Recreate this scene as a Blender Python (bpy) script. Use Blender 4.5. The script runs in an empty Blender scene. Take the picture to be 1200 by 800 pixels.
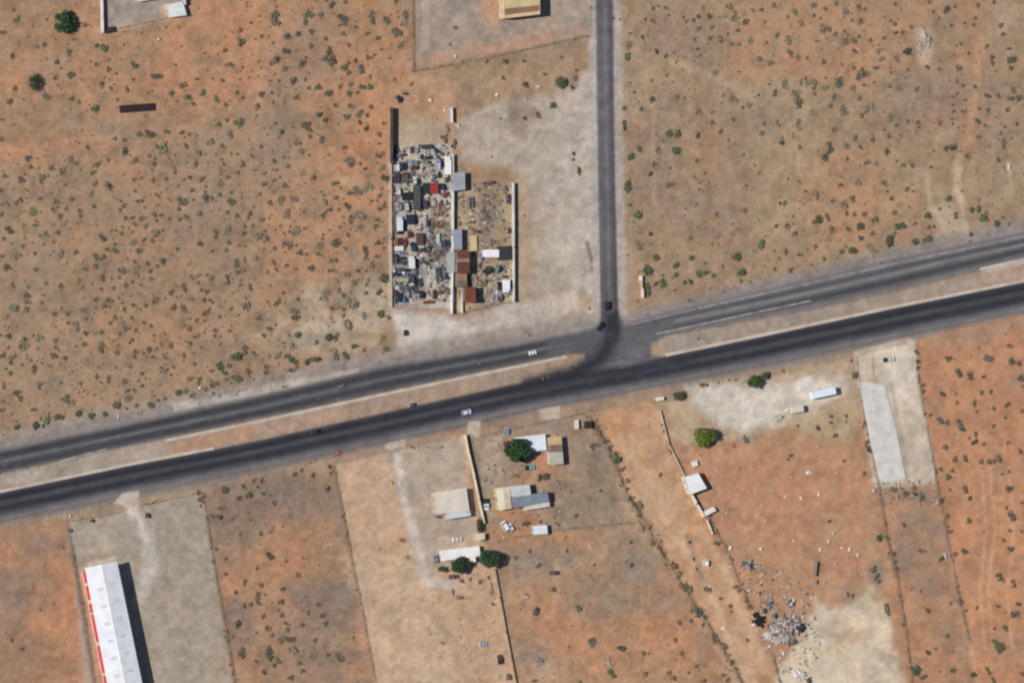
import bpy, bmesh, math, random
import numpy as np
from mathutils import Vector
rnd = random.Random(7)
nrs = np.random.RandomState(11)
SC = bpy.context.scene
COL = SC.collection
R = math.radians

# ------------------------------------------------------------------ camera, sky, sun, exposure
MPP = 0.4                                   # metres on the ground for one pixel of the photograph
DIST, TILT = 4200.0, R(18.5)                # high oblique view from the west
FOC = 36.0 * DIST / (1200 * MPP)
cam_d = bpy.data.cameras.new('camera'); cam = bpy.data.objects.new('camera', cam_d); COL.objects.link(cam)
cam_d.lens = FOC; cam_d.sensor_width = 36; cam_d.sensor_fit = 'HORIZONTAL'
cam_d.clip_start = 50; cam_d.clip_end = 60000
CAMP = Vector((-DIST * math.sin(TILT), 0, DIST * math.cos(TILT)))
cam.location = CAMP; cam.rotation_euler = (0, -TILT, 0)
SC.camera = cam
SUN_EL, SUN_AZ = R(43), R(274)              # azimuth clockwise from north (+Y)
W = bpy.data.worlds.new('World'); SC.world = W; W.use_nodes = True
nt = W.node_tree
bg = nt.nodes['Background']; sky = nt.nodes.new('ShaderNodeTexSky')
sky.sky_type = 'NISHITA'; sky.sun_disc = False
sky.sun_elevation = SUN_EL; sky.sun_rotation = SUN_AZ
sky.altitude = 1200; sky.dust_density = 0.6
nt.links.new(sky.outputs[0], bg.inputs[0]); bg.inputs[1].default_value = 0.062
sd = bpy.data.lights.new('sun', 'SUN'); sd.energy = 4.0; sd.angle = R(0.53); sd.color = (1.0, 0.955, 0.89)
sun = bpy.data.objects.new('sun', sd); COL.objects.link(sun)
S = Vector((math.sin(SUN_AZ) * math.cos(SUN_EL), math.cos(SUN_AZ) * math.cos(SUN_EL), math.sin(SUN_EL)))
sun.rotation_euler = S.to_track_quat('Z', 'Y').to_euler(); sun.location = S * 500
SC.view_settings.view_transform = 'Standard'; SC.view_settings.look = 'None'
SC.view_settings.exposure = 0.0; SC.view_settings.gamma = 1.0; SC.view_settings.use_curve_mapping = False
SC.cycles.filter_width = 2.3                # the satellite sensor's soft point spread
SC.cycles.max_bounces = 4; SC.cycles.diffuse_bounces = 2

# ------------------------------------------------------------------ photo pixel -> point in the place
ct, st = math.cos(TILT), math.sin(TILT)
def Pn(px, py, z=0.0):
    k = 36.0 / 1200 / FOC
    cx = (np.asarray(px, float) - 600) * k; cy = -(np.asarray(py, float) - 400) * k
    # rotate about Y by -TILT
    dx = cx * ct + st; dy = cy; dz = cx * st - ct
    t = (z - CAMP.z) / dz
    return CAMP.x + dx * t, dy * t
def P(px, py, z=0.0):
    x, y = Pn(px, py, z)
    return Vector((float(x), float(y), z))
def lin(c):
    c = np.asarray(c, float) / 255.0
    return np.where(c <= 0.04045, c / 12.92, ((c + 0.055) / 1.055) ** 2.4)
def rgb(*c):
    return tuple(float(v) for v in lin(c)) + (1.0,)

# ------------------------------------------------------------------ materials
MATS = {}
def mat(name, col, rough=0.85, var=0.12, scale=0.8, metal=0.0, bump=0.0, objcol=False, rand=0.0, spec=0.3, col2=None, scale2=0.15):
    """A procedural surface: base colour broken up by two noises (wear, dust), optional relief."""
    if name in MATS: return MATS[name]
    m = bpy.data.materials.new(name); m.use_nodes = True; MATS[name] = m
    n = m.node_tree; L = n.links; b = n.nodes['Principled BSDF']
    b.inputs['Roughness'].default_value = rough; b.inputs['Metallic'].default_value = metal
    b.inputs['Specular IOR Level'].default_value = spec
    geo = n.nodes.new('ShaderNodeNewGeometry')
    nz = n.nodes.new('ShaderNodeTexNoise'); nz.inputs['Scale'].default_value = scale; nz.inputs['Detail'].default_value = 6
    nz.inputs['Roughness'].default_value = 0.65
    L.new(geo.outputs['Position'], nz.inputs['Vector'])
    mr = n.nodes.new('ShaderNodeMapRange'); mr.inputs[1].default_value = 0.25; mr.inputs[2].default_value = 0.75
    mr.inputs[3].default_value = 1 - var; mr.inputs[4].default_value = 1 + var
    L.new(nz.outputs['Fac'], mr.inputs[0])
    mul = n.nodes.new('ShaderNodeMix'); mul.data_type = 'RGBA'; mul.blend_type = 'MULTIPLY'; mul.inputs[0].default_value = 1
    src = None
    if objcol:
        oi = n.nodes.new('ShaderNodeObjectInfo'); src = oi.outputs['Color']
    if col2 is not None:
        n2 = n.nodes.new('ShaderNodeTexNoise'); n2.inputs['Scale'].default_value = scale2; n2.inputs['Detail'].default_value = 5
        L.new(geo.outputs['Position'], n2.inputs['Vector'])
        r2 = n.nodes.new('ShaderNodeMapRange'); r2.inputs[1].default_value = 0.42; r2.inputs[2].default_value = 0.62
        L.new(n2.outputs['Fac'], r2.inputs[0])
        mx = n.nodes.new('ShaderNodeMix'); mx.data_type = 'RGBA'
        L.new(r2.outputs[0], mx.inputs[0])
        if src is None: mx.inputs[6].default_value = col
        else: L.new(src, mx.inputs[6])
        mx.inputs[7].default_value = col2; src = mx.outputs[2]
    if rand:
        oi = n.nodes.new('ShaderNodeObjectInfo')
        rr = n.nodes.new('ShaderNodeMapRange'); rr.inputs[3].default_value = 1 - rand; rr.inputs[4].default_value = 1 + rand
        L.new(oi.outputs['Random'], rr.inputs[0])
        m2 = n.nodes.new('ShaderNodeMix'); m2.data_type = 'RGBA'; m2.blend_type = 'MULTIPLY'; m2.inputs[0].default_value = 1
        if src is None: m2.inputs[6].default_value = col
        else: L.new(src, m2.inputs[6])
        L.new(rr.outputs[0], m2.inputs[7]); src = m2.outputs[2]
    if src is None: mul.inputs[6].default_value = col
    else: L.new(src, mul.inputs[6])
    L.new(mr.outputs[0], mul.inputs[7]); L.new(mul.outputs[2], b.inputs['Base Color'])
    if bump:
        bp = n.nodes.new('ShaderNodeBump'); bp.inputs['Strength'].default_value = bump; bp.inputs['Distance'].default_value = 0.15
        L.new(nz.outputs['Fac'], bp.inputs['Height']); L.new(bp.outputs[0], b.inputs['Normal'])
    return m

def soil_mat(name, fine=1.0, rough=0.95, bump=0.5):
    """Ground: the soil colours stored on the sheet, broken by procedural grit, clods and streaks."""
    m = bpy.data.materials.new(name); m.use_nodes = True
    n = m.node_tree; L = n.links; b = n.nodes['Principled BSDF']
    b.inputs['Roughness'].default_value = rough; b.inputs['Specular IOR Level'].default_value = 0.1
    at = n.nodes.new('ShaderNodeAttribute'); at.attribute_name = 'soil'
    geo = n.nodes.new('ShaderNodeNewGeometry')
    fac = None
    for sc, amp, det in ((0.11, 0.10, 6), (0.55, 0.12, 5), (1.7, 0.14, 3)):
        nz = n.nodes.new('ShaderNodeTexNoise'); nz.inputs['Scale'].default_value = sc; nz.inputs['Detail'].default_value = det
        nz.inputs['Roughness'].default_value = 0.7
        L.new(geo.outputs['Position'], nz.inputs['Vector'])
        mr = n.nodes.new('ShaderNodeMapRange'); mr.inputs[1].default_value = 0.28; mr.inputs[2].default_value = 0.72
        mr.inputs[3].default_value = 1 - amp * fine; mr.inputs[4].default_value = 1 + amp * fine
        L.new(nz.outputs['Fac'], mr.inputs[0])
        if fac is None: fac = mr.outputs[0]
        else:
            mm = n.nodes.new('ShaderNodeMath'); mm.operation = 'MULTIPLY'
            L.new(fac, mm.inputs[0]); L.new(mr.outputs[0], mm.inputs[1]); fac = mm.outputs[0]
    mul = n.nodes.new('ShaderNodeMix'); mul.data_type = 'RGBA'; mul.blend_type = 'MULTIPLY'; mul.inputs[0].default_value = 1
    L.new(at.outputs['Color'], mul.inputs[6]); L.new(fac, mul.inputs[7]); L.new(mul.outputs[2], b.inputs['Base Color'])
    if bump:
        bp = n.nodes.new('ShaderNodeBump'); bp.inputs['Strength'].default_value = bump; bp.inputs['Distance'].default_value = 0.12
        L.new(nz.outputs['Fac'], bp.inputs['Height']); L.new(bp.outputs[0], b.inputs['Normal'])
    return m

# ------------------------------------------------------------------ mesh helpers
class MB:
    """Collects faces, then links them as one mesh object."""
    def __init__(s): s.v = []; s.f = []; s.m = []
    def add(s, vs, fs, mi=0):
        o = len(s.v); s.v += [tuple(v) for v in vs]; s.f += [tuple(i + o for i in f) for f in fs]; s.m += [mi] * len(fs)
    def prism(s, base, top, mi=0, bottom=True):
        n = len(base); vs = list(base) + list(top)
        fs = [(i, (i + 1) % n, n + (i + 1) % n, n + i) for i in range(n)] + [tuple(range(n, 2 * n))]
        if bottom: fs.append(tuple(range(n - 1, -1, -1)))
        s.add(vs, fs, mi)
    def box(s, x0, x1, y0, y1, z0, z1, mi=0, tx=0.0, ty=0.0):
        b = [(x0, y0, z0), (x1, y0, z0), (x1, y1, z0), (x0, y1, z0)]
        t = [(x0 + tx, y0 + ty, z1), (x1 - tx, y0 + ty, z1), (x1 - tx, y1 - ty, z1), (x0 + tx, y1 - ty, z1)]
        s.prism(b, t, mi)
    def rbox(s, c, d, rz, mi=0, tilt=(0, 0), taper=0.0):
        """A box turned by rz and tilted, centred at c with size d."""
        from mathutils import Euler
        e = Euler((tilt[0], tilt[1], rz)).to_matrix(); c = Vector(c)
        vs = []
        for k in (-1, 1):
            q = 1 - taper if k > 0 else 1
            for a, b in ((-1, -1), (1, -1), (1, 1), (-1, 1)):
                vs.append(c + e @ Vector((a * d[0] / 2 * q, b * d[1] / 2 * q, k * d[2] / 2)))
        s.add(vs, [(0, 3, 2, 1), (4, 5, 6, 7), (0, 1, 5, 4), (1, 2, 6, 5), (2, 3, 7, 6), (3, 0, 4, 7)], mi)
    def tube(s, a, b, r0, r1, n=7, mi=0):
        a = Vector(a); b = Vector(b); d = (b - a).normalized()
        u = d.orthogonal().normalized(); w = d.cross(u)
        A = [a + (u * math.cos(t) + w * math.sin(t)) * r0 for t in [2 * math.pi * i / n for i in range(n)]]
        B = [b + (u * math.cos(t) + w * math.sin(t)) * r1 for t in [2 * math.pi * i / n for i in range(n)]]
        s.prism(A, B, mi)
    def lathe(s, prof, n=12, c=(0, 0, 0), mi=0):
        vs = []
        for r, z in prof:
            vs += [(c[0] + r * math.cos(2 * math.pi * i / n), c[1] + r * math.sin(2 * math.pi * i / n), c[2] + z) for i in range(n)]
        fs = []
        for k in range(len(prof) - 1):
            fs += [(k * n + i, k * n + (i + 1) % n, (k + 1) * n + (i + 1) % n, (k + 1) * n + i) for i in range(n)]
        fs.append(tuple(range((len(prof) - 1) * n, len(prof) * n)))
        s.add(vs, fs, mi)
    def mesh(s, name, mats, smooth=False):
        me = bpy.data.meshes.new(name); me.from_pydata(s.v, [], s.f)
        for m in (mats if isinstance(mats, (list, tuple)) else [mats]): me.materials.append(m)
        if len(me.materials) > 1: me.polygons.foreach_set('material_index', s.m)
        if smooth: me.polygons.foreach_set('use_smooth', [True] * len(me.polygons))
        me.update(); return me
    def build(s, name, mats, parent=None, smooth=False):
        o = bpy.data.objects.new(name, s.mesh(name, mats, smooth)); COL.objects.link(o)
        if parent: o.parent = parent
        return o

def tag(o, label=None, cat=None, group=None, kind=None):
    if label: o['label'] = label
    if cat: o['category'] = cat
    if group: o['group'] = group
    if kind: o['kind'] = kind
    return o
def thing(name, label, cat, loc=(0, 0, 0), rz=0.0, group=None):
    o = bpy.data.objects.new(name, None); COL.objects.link(o); o.empty_display_size = 0.5
    o.location = loc; o.rotation_euler = (0, 0, rz)
    return tag(o, label, cat, group, 'thing')
def link(name, me, parent=None, color=None):
    o = bpy.data.objects.new(name, me); COL.objects.link(o)
    if parent: o.parent = parent
    if color: o.color = color
    return o

# ------------------------------------------------------------------ words for where a thing stands
LANDMARKS = []          # (px, py, phrase)
USED = {}
def dirword(dx, dy):
    a = math.degrees(math.atan2(-dy, dx)) % 360
    return ['east', 'north-east', 'north', 'north-west', 'west', 'south-west', 'south', 'south-east'][int((a + 22.5) // 45) % 8]
def describe(prefix, px, py, reach=400, tries=5, far=True):
    """prefix + nearest landmark that makes the label single out one thing."""
    ls = sorted(LANDMARKS, key=lambda l: math.hypot(l[0] - px, l[1] - py))
    first = None
    for l in ls[:tries]:
        d = math.hypot(l[0] - px, l[1] - py)
        w = 'just ' if d < 22 else '' if d < 60 else 'some way ' if d < 130 else 'far '
        t = f"{prefix} {w}{dirword(px - l[0], py - l[1])} of the {l[2]}"
        if len(t.replace('-', ' ').split()) > 19: continue
        if first is None: first = t
        if t not in USED: USED[t] = 1; return t
    return first or prefix
# ------------------------------------------------------------------ soils: what the ground is made of, place by place
def vnoise(x, y, scale, seed):
    """Smooth value noise (numpy)."""
    r = np.random.RandomState(seed); N = 256; g = r.rand(N, N)
    x = np.asarray(x) / scale + 1000.37; y = np.asarray(y) / scale + 1000.71
    xi = np.floor(x).astype(int); yi = np.floor(y).astype(int); fx = x - xi; fy = y - yi
    fx = fx * fx * (3 - 2 * fx); fy = fy * fy * (3 - 2 * fy)
    a = g[xi % N, yi % N]; b = g[(xi + 1) % N, yi % N]; c = g[xi % N, (yi + 1) % N]; d = g[(xi + 1) % N, (yi + 1) % N]
    return (a * (1 - fx) + b * fx) * (1 - fy) + (c * (1 - fx) + d * fx) * fy
def fbm(x, y, scale, seed, octv=4, gain=0.55):
    t = 0; a = 1; s = 0
    for k in range(octv):
        t = t + a * vnoise(x, y, scale / 2 ** k, seed + k * 17); s += a; a *= gain
    return t / s
def sstep(e0, e1, v):
    t = np.clip((v - e0) / (e1 - e0), 0, 1); return t * t * (3 - 2 * t)
def seg_dist(X, Y, pts, close=False):
    d = np.full(X.shape, 1e9); q = list(pts) + ([pts[0]] if close else [])
    for (ax, ay), (bx, by) in zip(q[:-1], q[1:]):
        vx, vy = bx - ax, by - ay; l2 = vx * vx + vy * vy + 1e-9
        t = np.clip(((X - ax) * vx + (Y - ay) * vy) / l2, 0, 1)
        d = np.minimum(d, np.hypot(X - ax - t * vx, Y - ay - t * vy))
    return d
def inside(X, Y, pts):
    r = np.zeros(X.shape, bool); n = len(pts)
    for i in range(n):
        (ax, ay), (bx, by) = pts[i], pts[(i + 1) % n]
        if ay == by: continue
        c = ((ay > Y) != (by > Y)) & (X < (bx - ax) * (Y - ay) / (by - ay) + ax)
        r ^= c
    return r

class Painter:
    def __init__(s, X, Y):
        s.X = X; s.Y = Y; s.C = np.zeros(X.shape + (3,))
        s.j1 = (fbm(X, Y, 9, 5, 3) - 0.5) * 2; s.j2 = (fbm(X, Y, 40, 9, 4) - 0.5) * 2
        s.n20 = fbm(X, Y, 22, 31, 5, 0.65); s.n60 = fbm(X, Y, 75, 43, 5, 0.6); s.n6 = fbm(X, Y, 7, 77, 3, 0.6)
    def sel(s, pts, pad):
        xs = [p[0] for p in pts]; ys = [p[1] for p in pts]
        return np.where((s.X > min(xs) - pad) & (s.X < max(xs) + pad) & (s.Y > min(ys) - pad) & (s.Y < max(ys) + pad))[0]
    def put(s, k, m, c, amt):
        c = lin(c); m = np.clip(m * amt, 0, 1)[:, None]
        s.C[k] = s.C[k] * (1 - m) + c * m
    def poly(s, pts, c, soft=3, jit=2.5, amt=1.0, mott=0.0):
        k = s.sel(pts, soft + abs(jit) * 2 + 4)
        if not len(k): return
        X, Y = s.X[k], s.Y[k]
        d = seg_dist(X, Y, pts, True) * np.where(inside(X, Y, pts), -1, 1) + jit * (s.j1[k] + s.j2[k])
        m = sstep(soft, -soft, d)
        if mott: m = m * np.clip(1 - mott + mott * 2 * sstep(0.38, 0.62, s.n20[k]), 0, 1)
        s.put(k, m, c, amt)
    def blob(s, x, y, rx, ry, c, amt=0.8, rot=0, edge=0.45, mott=0.3):
        k = s.sel([(x - max(rx, ry) * 1.5, y - max(rx, ry) * 1.5), (x + max(rx, ry) * 1.5, y + max(rx, ry) * 1.5)], 2)
        if not len(k): return
        dx, dy = s.X[k] - x, s.Y[k] - y; a = R(rot)
        u = (dx * math.cos(a) + dy * math.sin(a)) / rx; v = (-dx * math.sin(a) + dy * math.cos(a)) / ry
        d = np.hypot(u, v) + 0.28 * s.j1[k] + 0.3 * s.j2[k]
        m = sstep(1 + edge, 1 - edge, d)
        if mott: m = m * np.clip(1 - mott + mott * 2 * sstep(0.36, 0.64, s.n20[k]), 0, 1)
        s.put(k, m, c, amt)
    def line(s, pts, w, c, amt=1.0, soft=1.5, jit=0.7, gaps=0.0):
        k = s.sel(pts, w + soft + 5)
        if not len(k): return
        d = seg_dist(s.X[k], s.Y[k], pts) + jit * (s.j1[k] + s.j2[k])
        m = sstep(w / 2 + soft, max(w / 2 - soft, -soft), d)
        if gaps: m = m * sstep(gaps - 0.12, gaps + 0.12, s.n20[k])
        s.put(k, m, c, amt)

# carriageway edges in photo pixels: (x, y)
NU = [(-200, 571), (0, 528), (150, 497), (300, 465), (450, 430), (600, 405), (650, 395), (690, 387), (735, 378), (780, 367), (900, 340), (1050, 305), (1200, 274), (1400, 231)]
NL = [(-200, 597), (0, 554), (150, 521.5), (300, 490.5), (450, 458), (600, 427), (660, 415), (720, 402), (780, 393), (900, 371), (960, 360), (1050, 340), (1200, 303), (1400, 259)]
SU = [(-200, 619), (0, 577.5), (150, 546), (250, 527), (300, 517), (450, 484), (600, 451), (680, 434), (750, 424), (782, 417.5), (900, 393), (1050, 361), (1200, 331), (1400, 288)]
SL = [(-200, 656), (0, 614), (150, 583), (300, 553), (450, 521), (600, 488), (750, 458), (900, 430), (1050, 398), (1200, 368), (1400, 326)]
def yi(t, x): return np.interp(x, [p[0] for p in t], [p[1] for p in t])
RX = [(-200, 697.5, 716.5), (0, 698.5, 718), (200, 701, 720.5), (350, 704, 724), (400, 705, 726)]   # side road: y, left x, right x
JUNC = [(686, 392), (700, 381), (704, 372), (726, 372), (732, 378), (770, 371), (778, 394), (764, 402), (763, 422), (755, 426), (690, 436), (672, 438), (683, 428), (684, 416), (664, 414)]

TAN = (162, 135, 109); ORG = (177, 130, 98); GRV = (164, 150, 138)

def soils(X, Y):
    X = np.asarray(X, float).ravel(); Y = np.asarray(Y, float).ravel()
    s = Painter(X, Y)
    # desert soil everywhere: tan crust over orange sand
    k = np.arange(len(X))
    s.C[:] = lin(TAN)
    s.put(k, sstep(0.46, 0.64, s.n60), (171, 132, 101), 0.65)
    s.put(k, sstep(0.50, 0.66, s.n20), (172, 132, 102), 0.35)
    s.put(k, sstep(0.50, 0.36, s.n20), (146, 123, 102), 0.4)
    s.put(k, sstep(0.54, 0.70, s.n6 * .55 + s.n20 * .45), (134, 115, 97), 0.30); s.put(k, sstep(0.52, 0.68, fbm(X, Y, 5, 311, 3, .6)), (138, 118, 100), 0.16)
    # --- north-west field
    for b in ((60, 60, 130, 70, 0.55), (250, 60, 90, 70, 0.75), (330, 30, 120, 60, 0.45), (300, 75, 30, 60, 0.5), (60, 170, 110, 22, 0.6), (410, 140, 60, 60, 0.8), (440, 100, 40, 80, 0.6), (380, 260, 90, 70, 0.55),
              (440, 200, 40, 50, 0.55), (20, 130, 50, 60, 0.35), (200, 120, 60, 40, 0.35)):
        s.blob(b[0], b[1], b[2], b[3], (182, 133, 98), b[4] * 0.95, mott=0.5)
    for b in ((50, 140, 45, 22), (120, 160, 40, 14), (30, 20, 26, 24), (60, 85, 30, 30), (170, 260, 70, 30), (60, 330, 60, 30), (200, 330, 70, 40), (350, 70, 40, 40), (320, 130, 30, 50), (250, 230, 60, 30), (100, 230, 60, 30),
              (380, 25, 30, 25), (330, 180, 30, 40)):
        s.blob(b[0], b[1], b[2], b[3], (150, 127, 106), 0.45, mott=0.4)
    s.blob(408, 211, 16, 7, (190, 155, 120), 0.8)
    for b in ((375, 345, 34, 14), (390, 375, 60, 16), (428, 345, 26, 20), (350, 390, 46, 12), (400, 405, 55, 10), (440, 365, 18, 26)):
        s.blob(b[0], b[1], b[2], b[3], (184, 166, 142), 0.6, mott=0.6)
    for b in ((350, 360, 20, 10), (400, 350, 14, 9), (350, 398, 30, 8), (412, 392, 24, 6), (437, 332, 12, 9)):
        s.blob(b[0], b[1], b[2], b[3], (138, 130, 110), 0.5, mott=0.5)
    s.line([(-50, 195), (60, 168), (140, 158)], 5, (184, 136, 104), 0.55, 3, 2)
    s.line([(301, -20), (304, 100), (300, 140)], 8, (186, 138, 104), 0.5, 4, 2)
    # --- north-east field
    s.poly([(722, -60), (1260, -60), (1260, 290), (1000, 325), (760, 365), (728, 320)], (159, 134, 108), 6, 3, 0.7)
    for b in ((1000, 40, 120, 60), (1140, 60, 20, 120), (960, 230, 60, 60), (830, 165, 22, 40), (1030, 250, 50, 40), (880, 60, 30, 50), (940, 80, 90, 22), (1110, 150, 30, 40), (1000, 190, 40, 20)):
        s.blob(b[0], b[1], b[2], b[3], (177, 134, 102), 0.55, mott=0.5)
    for b in ((1080, 110, 50, 30), (860, 140, 50, 40), (1065, 130, 40, 40), (1150, 130, 50, 50), (770, 200, 30, 90), (840, 240, 60, 40), (1060, 140, 26, 12), (800, 40, 60, 30)):
        s.blob(b[0], b[1], b[2], b[3], (147, 125, 107), 0.45, mott=0.4)
    for b in ((930, 170, 46, 60), (900, 110, 60, 30), (1050, 215, 20, 50), (1110, 215, 30, 40), (1180, 200, 30, 50), (745, 90, 22, 50), (915, 250, 30, 40)):
        s.blob(b[0], b[1], b[2], b[3], (166, 145, 115), 0.45, mott=0.5)
    for rr in (0, 9):
        s.line([(775 + rr, 70), (830 + rr, 90), (880, 112 - rr), (915 + rr, 145), (928 + rr, 185), (922 + rr, 225), (905 + rr, 262)], 4, (180, 156, 128), 0.42, 2.5, 1.5)
    s.line([(765, 120), (766, 240)], 4, (178, 154, 128), 0.4, 2.5); s.line([(772, 120), (772, 235)], 2, (134, 118, 106), 0.5, 1.5)
    s.line([(1137, -20), (1139, 40), (1147, 85), (1141, 125), (1134, 160), (1124, 185), (1122, 220), (1130, 270)], 8, (186, 142, 108), 0.7, 3.5, 1.5)
    s.line([(1122, 185), (1122, 215), (1127, 245), (1133, 275)], 7, (196, 173, 146), 0.7, 3.5, 2)
    s.line([(1085, 205), (1090, 240), (1110, 265)], 5, (188, 167, 140), 0.55, 3, 2); s.blob(1113, 258, 18, 22, (186, 165, 139), 0.6)
    s.line([(1182, 188), (1185, 215)], 3, (206, 190, 166), 0.8, 2); s.blob(1180, 20, 25, 30, (176, 148, 124), 0.6); s.blob(1108, 160, 10, 8, (176, 154, 130), 0.7)
    s.poly([(1074, 32), (1094, 32), (1096, 62), (1090, 78), (1078, 76), (1073, 55)], (184, 166, 144), 2.5, 2, 0.7, 0.3)
    s.blob(732, 130, 9, 130, (150, 128, 108), 0.6)
    s.poly([(727, -20), (733, -20), (735, 120), (738, 260), (744, 330), (728, 330)], (172, 144, 118), 3, 1.5, 0.5)
    # --- dirt lot in the middle
    s.poly([(486, -40), (694, -40), (691, 40), (560, 66), (489, 80)], (160, 144, 130), 3, 1.2, 0.95)
    s.poly([(494, -20), (504, -20), (503, 55), (495, 58)], (184, 164, 136), 2, 1, 0.7)
    s.blob(575, 10, 11, 26, (182, 140, 112), 0.8); s.blob(560, 60, 80, 8, (182, 142, 112), 0.7, rot=-10); s.blob(640, 44, 60, 7, (178, 142, 116), 0.55, rot=-12)
    s.poly([(500, 85), (690, 48), (690, 100), (650, 125), (600, 165), (555, 185), (530, 185), (512, 120)], (164, 136, 110), 6, 4, 0.8, 0.3)
    s.poly([(462, 100), (530, 85), (540, 130), (535, 170), (462, 170)], (180, 143, 113), 8, 5, 0.9, 0.2)
    s.poly([(462, 135), (525, 140), (532, 175), (530, 200), (460, 190)], (176, 156, 132), 8, 4, 0.8)
    s.poly([(560, 128), (600, 118), (640, 112), (672, 100), (688, 80), (697, 60), (704, 120), (707, 340), (700, 378), (612, 398), (560, 395), (606, 360), (610, 210), (600, 195), (545, 190), (535, 150)], (176, 162, 146), 7, 4, 0.95, 0.1)
    s.poly([(600, 205), (618, 205), (626, 300), (622, 365), (608, 360)], (172, 146, 118), 6, 3, 0.7)
    s.poly([(660, 110), (700, 80), (703, 330), (690, 350), (650, 320), (640, 250)], (186, 173, 159), 12, 5, 0.7, 0.2)
    s.poly([(456, 366), (536, 374), (612, 352), (690, 340), (696, 384), (600, 404), (455, 428), (470, 395)], (190, 177, 162), 6, 3, 0.9, 0.1)
    s.poly([(462, 362), (530, 372), (560, 388), (500, 402), (468, 410)], (202, 192, 182), 8, 3, 0.8, 0.2)
    for b in ((575, 393, 40, 5, (150, 134, 110)), (612, 391, 14, 6, (204, 188, 164)), (660, 377, 12, 4, (198, 184, 166)), (685, 352, 8, 14, (170, 140, 112)), (675, 372, 10, 8, (156, 136, 116)), (690, 375, 8, 10, (178, 168, 160)), (640, 400, 40, 4, (168, 156, 146))):
        s.blob(b[0], b[1], b[2], b[3], b[4], 0.7, rot=-10)
    s.line([(688, 285), (692, 300), (695, 316)], 4, (120, 106, 96), 0.9, 1.5, 1)
    for b in ((602, 130, 6, 26), (616, 135, 18, 10), (672, 95, 6, 14), (610, 155, 8, 8)): s.blob(b[0], b[1], b[2], b[3], (136, 116, 100), 0.6)
    # scrapyard ground
    s.poly([(458, 172), (530, 168), (532, 362), (459, 358)], (184, 174, 160), 2, 1, 0.95, 0.15)
    s.poly([(503, 240), (529, 240), (529, 275), (503, 275)], (166, 144, 118), 4, 3, 0.9, 0.2)
    s.poly([(500, 275), (529, 275), (529, 306), (500, 306)], (128, 118, 108), 4, 3, 0.8, 0.3)
    s.poly([(462, 310), (498, 310), (498, 352), (462, 356)], (112, 106, 108), 4, 3, 0.7, 0.3)
    s.poly([(459, 175), (466, 175), (464, 300), (460, 350)], (150, 136, 128), 3, 2, 0.7)
    s.poly([(534, 222), (602, 214), (603, 352), (535, 366)], (166, 146, 117), 2, 1, 0.95, 0.15)
    s.poly([(562, 226), (584, 216), (586, 260), (580, 280), (562, 288)], (138, 124, 108), 6, 4, 0.8, 0.3)
    s.poly([(586, 320), (602, 310), (603, 350), (588, 352)], (206, 190, 152), 4, 2, 0.7, 0.2)
    s.poly([(536, 350), (545, 350), (545, 364), (536, 366)], (186, 164, 132), 2, 1, 0.7)
    s.line([(458, 190), (457.5, 362)], 4, (190, 172, 150), 0.8, 2)
    # top-left walled yard
    s.poly([(121, -40), (222, -40), (220, 16), (170, 26), (130, 36), (122, 38)], (160, 149, 139), 2, 0.8, 0.95, 0.05)
    s.blob(196, 14, 6, 10, (196, 160, 126), 0.8); s.blob(150, 33, 26, 3, (190, 150, 120), 0.7, rot=-10); s.blob(150, 30, 40, 6, (168, 146, 128), 0.5, rot=-9)
    # --- verges and median of the highway
    xs = list(range(-200, 1401, 40))
    s.poly([(x, float(yi(NU, x)) - 22 + (9 if 700 < x < 1400 else 0)) for x in xs] + [(x, float(yi(NU, x)) + 3) for x in xs[::-1]], (153, 140, 131), 6, 2.5, 0.9)
    s.poly([(x, float(yi(NU, x)) - 10) for x in xs] + [(x, float(yi(NU, x)) + 3) for x in xs[::-1]], (134, 126, 122), 5, 2, 0.6)
    s.poly([(800, 350), (950, 318), (1200, 254), (1300, 225), (1300, 250), (1050, 305), (800, 362)], (142, 132, 126), 5, 2, 0.8)
    s.poly([(x, float(yi(NL, x)) - 2) for x in xs] + [(x, float(yi(SU, x)) + 2) for x in xs[::-1]], (163, 139, 120), 2, 1, 1.0)
    s.poly([(190, 520), (300, 494), (300, 512), (250, 524), (200, 536)], (178, 138, 110), 5, 3, 0.8)
    s.poly([(300, 494), (400, 472), (400, 490), (300, 514)], (174, 146, 124), 6, 3, 0.7)
    s.poly([(0, 555), (130, 528), (200, 520), (190, 536), (0, 572)], (164, 150, 136), 4, 2, 0.9)
    s.poly([(130, 525), (190, 514), (196, 528), (140, 540)], (168, 148, 134), 4, 2, 0.8)
    s.poly([(780, 398), (1000, 357), (1150, 326), (1150, 332), (900, 386), (780, 414)], (154, 142, 130), 3, 1.5, 0.9)
    s.poly([(1150, 316), (1210, 302), (1210, 326), (1150, 332)], (174, 146, 128), 3, 1.5, 0.9)
    s.poly([(1148, 314), (1210, 301), (1210, 306), (1152, 318)], (202, 192, 182), 2, 0.8, 0.8)
    s.poly([(x, float(yi(SL, x)) - 4) for x in xs] + [(x, float(yi(SL, x)) + 9) for x in xs[::-1]], (158, 138, 120), 5, 2.5, 0.85)
    s.poly([(x, float(yi(SL, x)) - 4) for x in xs] + [(x, float(yi(SL, x)) + 4) for x in xs[::-1]], (138, 127, 118), 4, 1.5, 0.8)
    s.line([(285, 557), (395, 535), (470, 519), (700, 470), (780, 455)], 4, (180, 134, 102), 0.6, 3, 1.5)
    s.poly([(200, 472), (250, 466), (320, 449), (420, 432), (420, 440), (300, 464), (204, 482)], (184, 172, 160), 3, 1.5, 0.85)
    s.poly([(0, 516), (60, 500), (200, 478), (200, 486), (60, 512), (0, 526)], (146, 136, 130), 4, 1.5, 0.7)
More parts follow.
